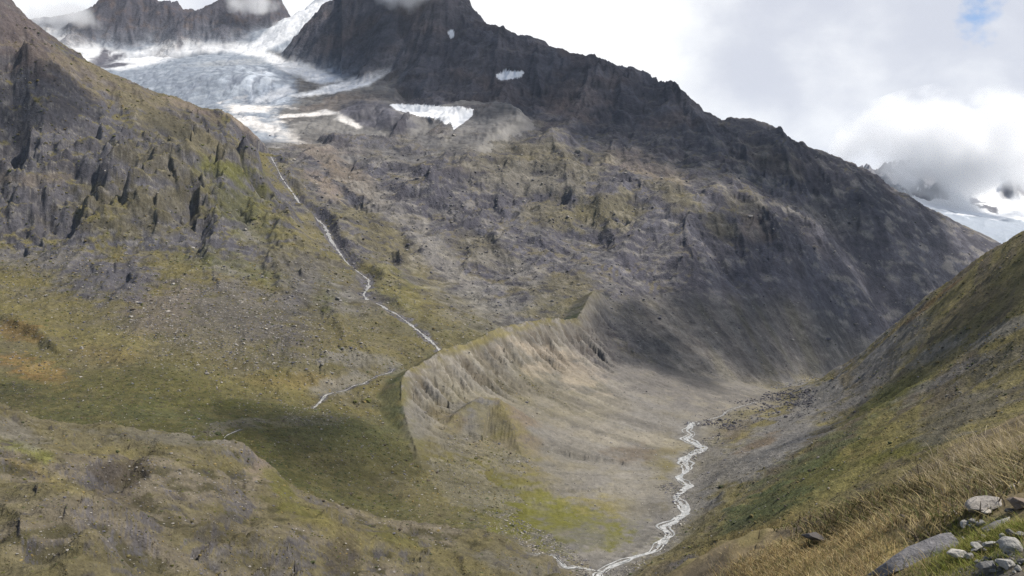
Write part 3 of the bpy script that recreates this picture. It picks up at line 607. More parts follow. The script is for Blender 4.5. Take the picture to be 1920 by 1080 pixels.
# moraine
st = fbm(fa+fbm(GX,GY,50,2,.5,240)*4, fd*.08, 8, 4, .62, 241)
cFi = mx(full(SCREE), GSCREE*.95, sstep(st, -.05, .5)*.8)
cFi = mx(cFi, rgb(.22,.20,.16), sstep(n_mid, 0, .5)*.5)
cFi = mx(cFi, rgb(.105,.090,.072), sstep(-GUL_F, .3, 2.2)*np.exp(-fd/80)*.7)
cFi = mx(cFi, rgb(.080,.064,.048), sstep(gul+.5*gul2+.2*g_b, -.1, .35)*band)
st3 = fbm(fa+fbm(GX,GY,60,2,.5,243)*6, fd*.07, 26, 3, .6, 245); cFi = mx(cFi, rgb(.115,.105,.092), sstep(st3+.3*st, .12, .55)*.6); cFi = mx(cFi, rgb(.245,.222,.188), sstep(-st3+.2*st, .15, .6)*sstep(fd, 40, 80)*.6)
cFi = mx(cFi, OLIVE*1.15, sstep(fd, 185, 235)*sstep(n_mid, -.2, .35)*.6)
cFo = mx(full(DKGREEN*1.1), SAGE*.8, sstep(n_mid, -.2, .4)); cFo = mx(cFo, OLIVE, sstep(n_sml, .1, .5)*.5)
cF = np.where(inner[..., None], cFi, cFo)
cF = mx(cF, OLIVE*1.15, np.exp(-(fd/6)**2)*sstep(fa, 80, 130)*sstep(n_sml, -.4, .3)*.9)
for (a, b, rx, ry, rot, col, s) in [(930,850,60,40,40,BROWNSC*1.05,.5),(900,905,60,50,30,LUSH*.75,.85),(860,880,40,40,30,OLIVE,.7),(1000,900,60,24,35,OLIVE*1.2,.5),(790,640,60,8,-25,DRY*.7,.7),(900,640,50,7,-15,OLIVE*1.4,.8),(780,800,30,70,10,GSCREE*.9,.7),(800,880,50,60,20,SAGE,.8),(700,760,70,20,-20,DKGREEN*1.1,.6),(690,820,70,40,0,GREEN*.9,.6),
        (1060,690,80,30,20,rgb(.31,.26,.20),.6),(1230,760,60,30,20,SCREE*.9,.6),(1110,560,20,16,0,OLIVE*.9,.5),(1170,640,100,60,40,DSCREE,.75),(1260,710,90,30,25,DSCREE*1.1,.6)]:  # dark scree patches also paint cloud shade on the upper end
    cF = mxo(cF, col, ell(a, b, rx, ry, rot, .9, .9)*s, 'F')

cL = mx(full(GSCREE*.95), BROWNSC*1.05, sstep(n_mid, -.2, .4))
cL = mx(cL, OLIVE*1.15, np.exp(-(ld/9)**2)*.8*sstep(n_sml, -.5, .2)); cL = mx(cL, LUSH*.7, ell(850,745,22,14,-20)*.8); cL = mx(cL, OLIVE*1.2, ell(930, 800, 50, 30, 30)*.6)
cL = mx(cL, DROCK*1.3, speck(.38, .1, -g_c)*.5)
# hummocky hill
cG = mx(full(SAGE*1.0), rgb(.125,.108,.080), sstep(n_mid, -.1, .4)); cG = mx(cG, OLIVE*1.0, sstep(n_sml, .15, .5)*.45)
cG = mx(cG, rgb(.050,.046,.026), sstep(n_mid*.6+n_sml*.9-CV*.35, .25, .62)*.8)  # hollows painted darker, standing in for their shade
cG = mx(cG, ROCK*.85, sstep(NZ+.10*g_a, .70, .50)*.7)
for (a, b, rx, ry, rot, col, s) in [(60,845,70,10,20,GREEN*1.5,.8),(200,850,50,10,0,OLIVE*1.3,.6),(400,870,60,14,10,OLIVE*1.2,.5),(490,880,26,14,45,PINK,.7),(600,920,22,10,30,PINK,.5),(520,905,40,12,45,LUSH*.7,.7),(560,960,60,14,20,LUSH*.7,.7),(640,1000,80,16,20,OLIVE*1.35,.6),(740,1010,60,10,15,LUSH*.6,.6),(30,810,50,22,20,LROCK*.7,.6),(50,880,60,10,25,DRY*.8,.5),(110,900,60,8,25,OLIVE*1.5,.5),
        (230,890,55,22,-10,HEATH_AND_SHADE*.8,.75),(400,1000,70,24,10,rgb(.06,.052,.03),.6),(640,1040,30,40,30,HEATH_AND_SHADE*.7,.6),(220,930,60,16,20,HEATH_AND_SHADE,.5),(480,1060,60,20,0,SAGE*.8,.5),(850,1050,80,16,15,OLIVE*1.2,.5),(300,820,130,10,5,GSCREE*.8,.5),(950,1055,70,12,15,GSCREE*.8,.5)]:  # the dark heath patches paint shade into the hollows
    cG = mx(cG, col, ell(a, b, rx, ry, rot, .9, 1.0)*s)
cG = mx(cG, DROCK, speck(.5, .12, -g_b)*.5)
# valley slope
hs = fbm((GX*.8-GY*.6), (GX*.6+GY*.8)*.22, 30, 4, .55, 250)
cH = mx(full(OLIVE*1.5), HEATH_AND_SHADE*1.6, sstep(hs, -.05, .4)*.8); cH = mx(cH, SAGE, sstep(n_sml, .1, .5)*.5)
for (a, b, rx, ry, rot, col, s) in [(1420,850,190,38,-33,GSCREE*1.1,1),(1530,750,120,26,-35,GSCREE*.95,1),(1640,690,80,34,-40,GSCREE*1.05,.9),(1700,620,60,40,-40,GSCREE,.8),(1350,880,60,40,0,SCREE*.75,.7),(1620,730,90,20,-38,DSCREE,.7),
        (1640,840,160,32,-22,rgb(.185,.160,.062),.9),(1560,900,150,28,-28,rgb(.175,.155,.060),.9),(1720,880,120,26,-25,rgb(.165,.140,.060),.8),(1450,980,90,22,-25,rgb(.150,.132,.056),.7),(1700,840,80,18,-15,LUSH*.85,.8),(1600,850,60,10,-20,DRY*.9,.6),(1480,920,160,20,-33,GREEN*.95,.8),(1420,960,110,24,-28,DKGREEN*1.5,.8),(1520,860,120,14,-32,DKGREEN*1.6,.7),(1680,740,70,20,-30,GREEN*1.1,.8),(1800,640,120,30,-28,rgb(.120,.108,.055),.8),(1830,570,90,22,-35,rgb(.135,.112,.062),.7),(1760,660,60,14,-30,GSCREE*1.1,.7),(1880,620,60,12,-25,GSCREE*1.1,.7),(1880,520,50,14,-35,OLIVE*1.5,.7),(1760,720,90,10,-25,GSCREE,.6),(1850,690,80,22,-25,DSCREE*.9,.6),(1800,780,110,28,-25,DSCREE*.9,.7),
        (1380,1010,120,18,-18,DRY,.85),(1300,1020,60,20,-15,OLIVE*1.2,.7),(1500,990,90,16,-20,OLIVE*1.3,.6),(1400,1050,120,22,-8,HEATH_AND_SHADE,.7),(1350,1060,80,14,0,ROCK*.8,.6),(1740,575,60,5,-40,RUST*.8,.7),(1670,625,60,5,-42,DRY*.8,.9),(1600,700,30,6,-50,DRY*.6,.6),(1420,830,40,8,-25,RUST*.7,.5)]:
    cH = mx(cH, col, ell(a, b, rx, ry, rot, .9, .9)*s)


CL = dict(A=cA, B=cB, C=cC, D=cD, E=cE, F=cF, L=cL, G=cG, H=cH)
COLR = np.zeros(V.shape+(3,), np.float32)
# blend covers softly where two landforms meet
W = []
for nm, h in LAYERS:
    W.append(np.exp(np.clip((h-H)/(2.5+GY*0.004)+0.8*g_b, -30, 4)))
Ws = sum(W)
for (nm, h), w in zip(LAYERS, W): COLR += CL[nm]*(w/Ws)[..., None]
del W, Ws, CL
for (a, b, rx, ry, rot, col, s_) in [(1030,965,130,34,14,LUSH,.95),(920,905,70,46,38,LUSH*.7,.85),(1010,985,120,30,8,LUSH*.85,.85),(880,900,60,50,36,LUSH*.62,.8),(950,870,50,40,40,OLIVE*1.1,.5),(1160,1008,22,20,0,LUSH*.9,.8),(1130,945,60,18,10,OLIVE*1.5,.7),(1085,1003,50,20,0,GSCREE*.75,.8),(1340,735,120,26,12,DSCREE*1.05,.8),(1230,715,80,36,35,DSCREE*1.15,.6),(1250,780,60,18,15,GSCREE,.5),(1240,862,26,22,0,OLIVE*1.1,.7),(1190,848,50,14,0,BROWNSC*.85,.8),(1170,892,60,5,-5,SCREE,.6),
        (870,880,60,40,30,OLIVE*.9,.6),(980,1000,60,14,12,LUSH*.7,.7),(1210,960,40,30,0,GSCREE*.85,.5),(860,950,70,24,20,SAGE*.8,.5)]:
    COLR = mxo(COLR, col, ell(a, b, rx, ry, rot, 1.1, 1.1)*s_*(.62+.38*sstep(g_b+.7*n_sml, -.35, .3)), 'EFL')
# gravel beds along the streams
for nm, (x, y, z, s, wpx) in PATHS.items():
    wm = wpx*y.mean()/F
    i0, i1 = np.searchsorted(Dv, [y.min()-40, y.max()+40]); tt = x/y; j0, j1 = np.searchsorted(T, [tt.min()-.06, tt.max()+.06])
    dd = near_line(GX[i0:i1, j0:j1], GY[i0:i1, j0:j1], np.stack([x, y, z], 1)[::2], s[::2])[0]
    m = (1-sstep(dd+g_b[i0:i1, j0:j1]*wm*1.5, wm*.6, wm*(3.2 if nm in ('river','tributary') else 1.6)))*.8
    c = GSCREE if nm in ('river', 'tributary', 'upper') else ROCK
    cc = c[None, None]*(1+.5*g_c[i0:i1, j0:j1, None])
    COLR[i0:i1, j0:j1] = COLR[i0:i1, j0:j1]*(1-m[..., None])+cc*m[..., None]
COLR *= .86*np.clip(1+0.12*g_c+0.16*g_b+.12*n_mid, .45, 1.7)[..., None]
# snow beds lying on the mountain
SNOWS = [([(924,143),(945,133),(985,134),(976,146),(940,151)], 'small oblong snow patch high on the dark face below the summit ridge'),
         ([(728,196),(745,194),(790,197),(830,200),(862,200),(888,205),(886,217),(868,232),(850,243),(846,230),(835,232),(820,222),(790,219),(765,212),(742,206)], 'broad pointed snow bed below the dark cliffs, right of the rock knob'),
         ([(838,60),(848,55),(852,68),(844,72)], 'tiny snow scrap in a gully just under the cloud on the summit')]
SNOWID = np.zeros(V.shape, np.int8)
for i, (pl, lb) in enumerate(SNOWS):
    mk = (poly(pl, 1.0, .18) > .5) & np.isin(OWN, [OW['B'], OW['C']]) & (GY > 1500) & (GY < 2450)
    ii, jj = np.nonzero(mk); i0, i1, j0, j1 = ii.min(), ii.max()+2, jj.min(), jj.max()+2; sub = mk[i0:i1, j0:j1]
    best = np.zeros_like(sub); left = sub.copy()
    while left.any():                  # keep the largest connected piece
        p_ = np.zeros_like(sub); p_[tuple(np.argwhere(left)[0])] = True
        while True:
            g_ = p_.copy(); g_[1:] |= p_[:-1]; g_[:-1] |= p_[1:]; g_[:, 1:] |= p_[:, :-1]; g_[:, :-1] |= p_[:, 1:]; g_ &= left
            if (g_ == p_).all(): break
            p_ = g_
        left &= ~p_
        if p_.sum() > best.sum(): best = p_
    SNOWID[i0:i1, j0:j1][best] = i+1
sm = SNOWID > 0
COLR[sm] = SNOW*.95*(1-.12*np.clip(g_b[sm][:, None]+.3, 0, 1))

# ------------------------------------------------------------------ materials
def ground_mat(name, grain, bump, rough=0.95, contrast=0.35, spec=0.1):
    m = bpy.data.materials.new(name); m.use_nodes = True; g = NT(m.node_tree); g.n.clear()
    out = g.node('ShaderNodeOutputMaterial'); b = g.node('ShaderNodeBsdfPrincipled')
    a = g.node('ShaderNodeAttribute', attribute_name='cover').outputs['Color']
    p = g.node('ShaderNodeNewGeometry').outputs['Position']
    n1 = g.noise(p, 1.0/grain, 6, 0.65); n2 = g.noise(p, 4.3/grain, 4, 0.65)
    vo = g.node('ShaderNodeTexVoronoi'); g.l.new(p, vo.inputs['Vector']); vo.inputs['Scale'].default_value = 2.2/grain
    f = g.math('ADD', g.math('MULTIPLY', g.math('SUBTRACT', n1, 0.5), contrast*2.6), g.math('MULTIPLY', g.math('SUBTRACT', n2, 0.5), contrast*1.6))
    stone = g.ramp(vo.outputs['Distance'], 0.12, 0.26, contrast*0.5, 0.0)
    f = g.math('ADD', g.math('ADD', f, 1.0), stone)
    sc = g.node('ShaderNodeVectorMath', operation='SCALE'); g.l.new(a, sc.inputs[0]); g.l.new(f, sc.inputs[3])
    g.l.new(sc.outputs[0], b.inputs['Base Color']); b.inputs['Roughness'].default_value = rough; b.inputs['Specular IOR Level'].default_value = spec
    bm = g.node('ShaderNodeBump'); bm.inputs['Strength'].default_value = 1.0; bm.inputs['Distance'].default_value = bump
    g.l.new(g.math('ADD', n1, g.math('MULTIPLY', n2, 0.35)), bm.inputs['Height']); g.l.new(bm.outputs[0], b.inputs['Normal'])
    g.l.new(b.outputs[0], out.inputs[0]); return m

def mesh_obj(name, verts, quads, mat, colors=None, smooth=True, parent=None):
    me = bpy.data.meshes.new(name); k = quads.shape[1]
    me.vertices.add(len(verts)); me.vertices.foreach_set('co', np.ascontiguousarray(verts, np.float32).ravel())
    me.loops.add(quads.size); me.loops.foreach_set('vertex_index', np.ascontiguousarray(quads, np.int32).ravel())
    me.polygons.add(len(quads)); me.polygons.foreach_set('loop_start', np.arange(0, quads.size, k, dtype=np.int32))
    me.polygons.foreach_set('use_smooth', np.full(len(quads), smooth))
    if colors is not None:
        at = me.color_attributes.new('cover', 'FLOAT_COLOR', 'POINT')
        c = np.ones((len(verts), 4), np.float32); c[:, :3] = np.clip(colors, 0, .9); at.data.foreach_set('color', c.ravel())
    me.update(calc_edges=True); me.validate()
    o = bpy.data.objects.new(name, me); COL.objects.link(o); me.materials.append(mat)
    if parent: o.parent = parent
    return o

# ------------------------------------------------------------------ build the landforms: one surface, shared out among its landforms
fid = OWN[:-1, :-1].astype(int).copy()
sn = SNOWID[:-1, :-1]; fid[sn > 0] = 20+sn[sn > 0]
keep = (H[:-1, :-1] > -600) & (H[1:, 1:] > -600)
vid = np.arange(ND*NT_).reshape(ND, NT_)
Q = np.stack([vid[:-1, :-1], vid[:-1, 1:], vid[1:, 1:], vid[1:, :-1]], -1)
XYZ = np.stack([GX, GY, H], -1).reshape(-1, 3); CF = COLR.reshape(-1, 3)
M_rock = ground_mat('weathered_rock', 9.0, 4.0, contrast=.55); M_turf = ground_mat('alpine_turf', 4.0, 1.8, contrast=.62)
M_scree = ground_mat('scree', 3.2, 0.8, contrast=.36); M_ice = ground_mat('glacier_ice', 14.0, 1.6, .6, .14, .3); M_snow = ground_mat('old_snow', 10.0, .5, .6, .06, .3)
def land(ids, name, mat, label, cat, kind='structure', group=None):
    m = keep & np.isin(fid, ids)
    q = Q[m]
    if not len(q): return
    uq, inv = np.unique(q, return_inverse=True)
    o = mesh_obj(name, XYZ[uq], inv.reshape(-1, 4), mat, CF[uq])
    return tag(o, label, cat, group, kind)
land([OW['A']], 'rocky_peak', M_rock, 'jagged dark rock peaks behind the glacier, heads in cloud', 'peaks')
land([OW['B']], 'glacier', M_ice, 'hanging glacier with snowfields and a rounded blue ice front', 'glacier')
land([OW['C']], 'mountain', M_rock, 'great dark rock mountain falling in a long ridge to the right', 'mountain')
land([OW['D']], 'hillside', M_turf, 'craggy green hillside with a brook down its right edge', 'hillside')
land([OW['E']], 'valley_floor', M_turf, 'green and gravelly valley floor along the winding river', 'valley floor')
land([OW['F'], OW['L']], 'moraine', M_scree, 'pale grey moraine ridge with gullied crest above the river', 'moraine')
land([OW['G']], 'hummocky_hill', M_turf, 'brown green hummocky hill in front of the moraine', 'hill')
land([OW['H']], 'valley_slope', M_turf, 'grassy slope with a grey scree fan falling to the river', 'slope')
for i, (pl, lb) in enumerate(SNOWS):
    land([21+i], 'snow_patch', M_snow, lb, 'snow patch', None, 'snow patches on the mountain')
# ------------------------------------------------------------------ running water
def water_mat(name, base, foam):
    m = bpy.data.materials.new(name); m.use_nodes = True; g = NT(m.node_tree); b = g.n['Principled BSDF']
    p = g.node('ShaderNodeNewGeometry').outputs['Position']
    n = g.noise(p, .55, 5, .65); n2 = g.noise(p, 2.3, 3, .6)
    f = g.ramp(g.math('ADD', n, g.math('MULTIPLY', g.math('SUBTRACT', n2, .5), .5)), .38, .62)
    g.l.new(g.mix(f, base, foam), b.inputs['Base Color']); b.inputs['Roughness'].default_value = .28; b.inputs['Specular IOR Level'].default_value = .5
    bm = g.node('ShaderNodeBump'); bm.inputs['Distance'].default_value = .25; g.l.new(n2, bm.inputs['Height']); g.l.new(bm.outputs[0], b.inputs['Normal'])
    return m
M_water = water_mat('glacial_water', (.20, .21, .21, 1), (.50, .50, .495, 1))
M_fall = water_mat('white_water', (.15, .15, .147, 1), (.42, .41, .39, 1))
def ribbon(name, x, y, widths, mat, lift=.22, off=0.0):
    tx, ty = np.gradient(x), np.gradient(y); L = np.hypot(tx, ty)+1e-9; nx, ny = -ty/L, tx/L
    K = 5; V_ = []
    for k in np.linspace(-1, 1, K):
        X = x+nx*(off+k*widths/2); Y = y+ny*(off+k*widths/2)
        V_.append(np.stack([X, Y, sample(X/Y, Y)+lift-0.10*k*k], 1))
    V_ = np.stack(V_, 1); n = len(x); ids = np.arange(n*K).reshape(n, K)
    q = np.stack([ids[:-1, :-1], ids[:-1, 1:], ids[1:, 1:], ids[1:, :-1]], -1).reshape(-1, 4)
    return V_.reshape(-1, 3), q
def water(name, keys, mat, label, braid=False):
    vs, qs, n0 = [], [], 0
    for nm in keys:
        x, y, z, s, wpx = PATHS[nm]
        w = wpx*y/F*(0.8+0.55*np.clip(fbm(s, s*0+5, 16, 3, .6, 300), -1, 1))
        if nm == 'brook': w = w*np.interp(s/s[-1], [0, .3, .6, 1], [.35, .7, 1.1, 1.0])*np.clip(.75+.9*fbm(s, s*0+4, 14, 3, .6, 306), .22, 1.3)
        if nm in ('lower_brook', 'far_brook', 'upper'): w = w*np.clip(.25+1.1*fbm(s, s*0+2, 9, 3, .6, 305)+.5, .12, 1.2)*np.minimum(1, np.minimum(s, s[-1]-s)/12+.15)
        for off, k in ([(0, 1.0)]+([(1, .42), (-1, .36)] if braid else [])):
            o = 0.0 if off == 0 else off*wpx*y/F*(0.55+0.85*fbm(s, s*0+9+off*3, 30, 3, .5, 310))
            v, q = ribbon(nm, x, y, np.maximum(w*k, .25), mat, .22 if off == 0 else .3, o)
            vs.append(v); qs.append(q+n0); n0 += len(v)
    return tag(mesh_obj(name, np.concatenate(vs), np.concatenate(qs), mat), label, 'stream', None, 'structure')
water('river', ['river'], M_water, 'milky white glacier river winding down the valley floor', True)
water('side_stream', ['tributary'], M_water, 'short white side stream joining the river at the bottom of the picture', True)
water('headwater', ['upper'], M_fall, 'thin white headwater among dark debris above the river')
water('mountain_brook', ['brook'], M_fall, 'white brook tumbling down the hillside to the moraine')
water('lower_brook', ['lower_brook'], M_fall, 'pale brook spilling between boulders behind the moraine')
water('far_brook', ['far_brook'], M_fall, 'faint brook on the green flat behind the hummocky hill')

# ------------------------------------------------------------------ stones strewn over the slopes (far too many to count)
def rock_shape(rg, n=1):
    bm_ = bpy.data.meshes.new('tmp'); import bmesh
    b = bmesh.new(); bmesh.ops.create_icosphere(b, subdivisions=n, radius=1.0)
    v = np.array([t.co[:] for t in b.verts]); f = np.array([[t.index for t in q.verts] for q in b.faces]); b.free(); bpy.data.meshes.remove(bm_)
    return v, f
ICO_V, ICO_F = rock_shape(None, 1)
def cut_rock(rg, v):
    """flatten a ball by random planes so that it has facets and edges"""
    v = v*rg.uniform(.75, 1.25, 3)
    for _ in range(7):
        n = rg.normal(size=3); n /= np.linalg.norm(n); d = rg.uniform(.42, .8)
        e = v@n-d; v = v-np.outer(np.maximum(e, 0), n)
    return v
RG = np.random.default_rng(11)
SHAPES = [cut_rock(RG, ICO_V) for _ in range(14)]
def strew(name, label, owners, count, size_px, palette, where=None, mat=None, sink=.25):
    w = np.isin(OWN, [OW[k] for k in owners]) & VIS & (np.abs(GX/GY) < .60)
    w = w*1.0
    if where is not None: w = w*where
    # equal chance per picture area
    dv = np.abs(np.gradient(V, axis=0)); w = (w*np.clip(dv, 0, 4)).ravel()
    idx = RG.choice(len(w), count, p=w/w.sum())
    p = XYZ[idx]; s = np.exp(RG.normal(np.log(size_px), .42, count))*p[:, 1]/F*.5
    vs = np.empty((count, len(ICO_V), 3)); ang = RG.uniform(0, 2*np.pi, count); sh = RG.integers(0, len(SHAPES), count)
    for k in range(len(SHAPES)):
        m = sh == k; b = SHAPES[k][None]*s[m][:, None, None]*np.array([1, 1, .55])
        c, si = np.cos(ang[m])[:, None], np.sin(ang[m])[:, None]
        vs[m, :, 0] = b[..., 0]*c-b[..., 1]*si; vs[m, :, 1] = b[..., 0]*si+b[..., 1]*c; vs[m, :, 2] = b[..., 2]
    vs += (p+np.stack([0*s, 0*s, s*sink], 1))[:, None, :]
    f = (ICO_F[None]+(np.arange(count)*len(ICO_V))[:, None, None]).reshape(-1, 3)
    pal = np.array(palette); col = pal[RG.integers(0, len(pal), count)]*RG.uniform(.9, 1.5, count)[:, None]
    o = mesh_obj(name, vs.reshape(-1, 3), f, mat or M_stone, np.repeat(col, len(ICO_V), 0), smooth=False)
    return tag(o, label, 'boulders', None, 'stuff')
M_stone = ground_mat('bare_stone', 1.2, .15, contrast=.22)
strew('boulder_scatter', 'boulders strewn over the hillside', 'D', 5500, 2.8, [LROCK, LROCK*1.1, GSCREE, ROCK], np.clip(sstep(V, 440, 520)+.15, 0, 1)*(.25+ell(430, 610, 200, 80, 5)))
strew('boulder_scatter', 'boulders strewn over the mountain flank', 'CB', 3000, 3.2, [LROCK*.8, LROCK, GSCREE*.8, ROCK*.8, DROCK], sstep(V, 240, 330)*(.35+sstep(U, 1300, 1100)))
strew('boulder_scatter', 'boulders strewn over the hummocky hill', 'G', 5500, 3.2, [LROCK, LROCK*.8, GSCREE*.8, ROCK, SAGE*.7], np.clip(sstep(n_mid, -.3, .5), 0, 1))
strew('boulder_scatter', 'stones on the moraine', 'FL', 1800, 1.8, [LROCK, SCREE*1.1, GSCREE, DSCREE], .4+sstep(fd, 60, 170))
strew('boulder_scatter', 'stones on the valley floor', 'E', 4500, 2.5, [LROCK*1.1, SCREE, GSCREE*.8, DSCREE, ROCK], np.clip(.05+sstep(U, 880, 1010)+ell(650,760,120,24)*.6, 0, 1))
strew('boulder_scatter', 'stones on the valley slope', 'H', 1500, 2.8, [LROCK*.8, GSCREE, ROCK, DSCREE], np.clip(.25+ell(1420,850,190,38,-33)+ell(1850,700,90,60,0), 0, 1))
TUFT = [OLIVE*.8, GREEN*.8, DKGREEN, HEATH_AND_SHADE*.9, DRY*.7, SAGE*.8]
strew('tussocks', 'low tussocks and dwarf shrubs on the hillside', 'D', 11000, 3.4, TUFT, np.clip(.2+sstep(NZ, .7, .9), 0, 1), M_turf, -.1)
strew('tussocks', 'low tussocks and dwarf shrubs on the green flat', 'E', 8000, 3.4, [DKGREEN, GREEN*.7, OLIVE*.8, DKGREEN*.8, HEATH_AND_SHADE], 1-.8*rf, M_turf, -.1)
strew('tussocks', 'low tussocks and dwarf shrubs on the hummocky hill', 'G', 13000, 4.0, TUFT, None, M_turf, -.1)
strew('tussocks', 'low tussocks and dwarf shrubs on the valley slope', 'H', 9000, 3.6, TUFT, np.clip(1-ell(1420,820,190,60,-33), .05, 1), M_turf, -.1)
strew('dark_debris', 'dark rubble banks beside the headwater', 'EFHC', 1500, 2.8, [DROCK, DROCK*.8, ROCK*.7, DSCREE*.7], np.clip(ell(1350,797,44,8,2,.6,.9)+ell(1470,748,50,12,-8,.6,.9)+.25*ell(1430,772,80,18,-5,1,.9), 0, 1))
# ------------------------------------------------------------------ the glacier basin at the head of the main valley, far off to the right
FT = np.linspace(0.36, 0.70, 420); FD = np.concatenate([np.arange(4000, 5200, 22), np.arange(5200, 6600, 9)])
FX = FD[:, None]*FT[None]; FY = np.repeat(FD[:, None], len(FT), 1)
FPT = TPS(pts([(1600,480,4100),(1700,490,4100),(1800,500,4100),(1920,510,4100),(2100,510,4100),(1640,430,4600),(1720,440,4600),(1800,445,4600),(1920,452,4600),(2100,460,4600),
    (1640,376,5300),(1700,374,5350),(1760,392,5300),(1820,403,5250),(1920,413,5250),(2100,420,5250),(1690,362,5550),(1730,371,5600),(1800,372,5650),(1850,374,5700),(1920,383,5600),
    (1600,340,5900),(1680,325,5900),(1740,318,5900),(1800,335,6000),(1880,322,5900),(1920,300,5900),(2050,270,5900),(1600,330,6300),(1700,318,6300),(1800,318,6400),(1920,290,6300),(2100,250,6400)]), 1e-4, 900, .3)
FH = FPT(FX, FY)
fiso = ridged(FX, FY, 330, 6, .52, 320); fv0 = 540-F*FH/FY
FU = 960+F*FT[None]*np.ones_like(FX)
rockf = np.clip(sstep(fv0, 378, 366)*np.maximum(sstep(FU, 1795, 1770), sstep(FU, 1868, 1885)), 0, 1)
FH = FH+fiso*(10+60*rockf)+fbm(FX, FY, 60, 4, .5, 330)*2
FV = 540-F*FH/FY
cX_ = np.broadcast_to(ICE*1.05, FX.shape+(3,)).copy()
fn = fbm(FX, FH*2.2+FY*.3, 120, 4, .55, 340); fc = fbm(FX*.3+FY*.25, FY*.9-FX*.3, 60, 3, .6, 345)
cX_ = mx(cX_, DICE*1.5, sstep(fc, .15, .6)*.5)
top_ = np.interp(FU, [1690, 1720, 1760, 1820, 1920, 2100], [392, 384, 393, 404, 414, 424])
cX_ = mx(cX_, SNOW, sstep(FV+fn*8, top_+4, top_-4))
rk2 = np.maximum(rockf, np.maximum(sstep(np.abs(FV-(378+(FU-1825)*.42)+fn*5), 7, 3)*sstep(FU, 1814, 1822)*sstep(FU, 1878, 1866), 0))
rk2 = rk2*sstep(fn+rk2*1.2, .25, .6)
cX_ = mx(cX_, mx(np.broadcast_to(ROCK, FX.shape+(3,)).copy(), DROCK, sstep(fiso, -.1, .4)), rk2)
ids = np.arange(FX.size).reshape(FX.shape)
tag(mesh_obj('glacier', np.stack([FX, FY, FH], -1).reshape(-1, 3), np.stack([ids[:-1, :-1], ids[:-1, 1:], ids[1:, 1:], ids[1:, :-1]], -1).reshape(-1, 4), M_ice, cX_.reshape(-1, 3)),
    'distant pale glacier basin under the cloud beyond the right end of the ridge', 'glacier', None, 'structure')

# ------------------------------------------------------------------ clouds
def ball(name, c, r, mat, sub=3, lump=0.0, seed=0):
    import bmesh
    b = bmesh.new(); bmesh.ops.create_icosphere(b, subdivisions=sub, radius=1.0)
    if lump:
        V_ = np.array([v.co[:] for v in b.verts]); n = fbm(V_[:, 0]*2+seed, V_[:, 1]*2+V_[:, 2], 1.0, 4, .55, 400+seed)
        for v, k in zip(b.verts, n): v.co *= 1+lump*float(k)
    me = bpy.data.meshes.new(name); b.to_mesh(me); b.free(); me.materials.append(mat)
    o = bpy.data.objects.new(name, me); COL.objects.link(o); o.location = c; o.scale = r; return o
def vapour(name, dens, lam, r, edge=0.55, seed=0.0, hard=2.0):
    m = bpy.data.materials.new(name); m.use_nodes = True; g = NT(m.node_tree); g.n.clear(); out = g.node('ShaderNodeOutputMaterial')
    pv = g.node('ShaderNodeVolumePrincipled'); pv.inputs['Color'].default_value = (.985, .985, .99, 1); pv.inputs['Anisotropy'].default_value = .3
    oc = g.node('ShaderNodeTexCoord').outputs['Object']; rad = g.vmath('LENGTH', oc)
    mp = g.node('ShaderNodeMapping'); g.l.new(oc, mp.inputs[0]); mp.inputs['Scale'].default_value = [x/lam for x in r]; mp.inputs['Location'].default_value = (seed, seed*1.7, seed*.4)
    n = g.noise(mp.outputs[0], 1.0, 4, .55)
    f = g.math('ADD', g.math('SUBTRACT', 1.0, rad), g.math('MULTIPLY', g.math('SUBTRACT', n, .55), hard))
    g.l.new(g.ramp(f, 0.0, edge, 0.0, dens), pv.inputs['Density']); g.l.new(pv.outputs[0], out.inputs['Volume']); return m
def cloud(px, py, D, rx, ry, rz, dens, lam, label, seed=0.0, edge=.55, hard=2.0):
    c = P2W(px, py, D); r = (rx, ry, rz)
    return tag(ball('cloud', c, r, vapour('cloud_vapour', dens, lam, r, edge, seed, hard)), label, 'cloud')
cloud(1810, 276, 5400, 840, 360, 400, .011, 330, 'thick grey cloud hiding the mountain beyond the right end of the ridge', 1.3)
cloud(118, 34, 2760, 135, 100, 62, .016, 80, 'ragged cloud drifting over the peaks at the upper left', 4.1)
cloud(480, 8, 2850, 110, 80, 50, .016, 60, 'small cloud capping the blunt peak left of the icefall', 7.7)
cloud(765, -22, 2220, 110, 90, 62, .018, 60, 'cloud wrapped round the main summit at the top edge', 9.2)

def thick(name, dens):
    m = bpy.data.materials.new(name); m.use_nodes = True; g = NT(m.node_tree); g.n.clear(); out = g.node('ShaderNodeOutputMaterial')
    pv = g.node('ShaderNodeVolumePrincipled'); pv.inputs['Color'].default_value = (.98, .98, .985, 1); pv.inputs['Density'].default_value = dens; pv.inputs['Anisotropy'].default_value = .3
    g.l.new(pv.outputs[0], out.inputs['Volume']); return m
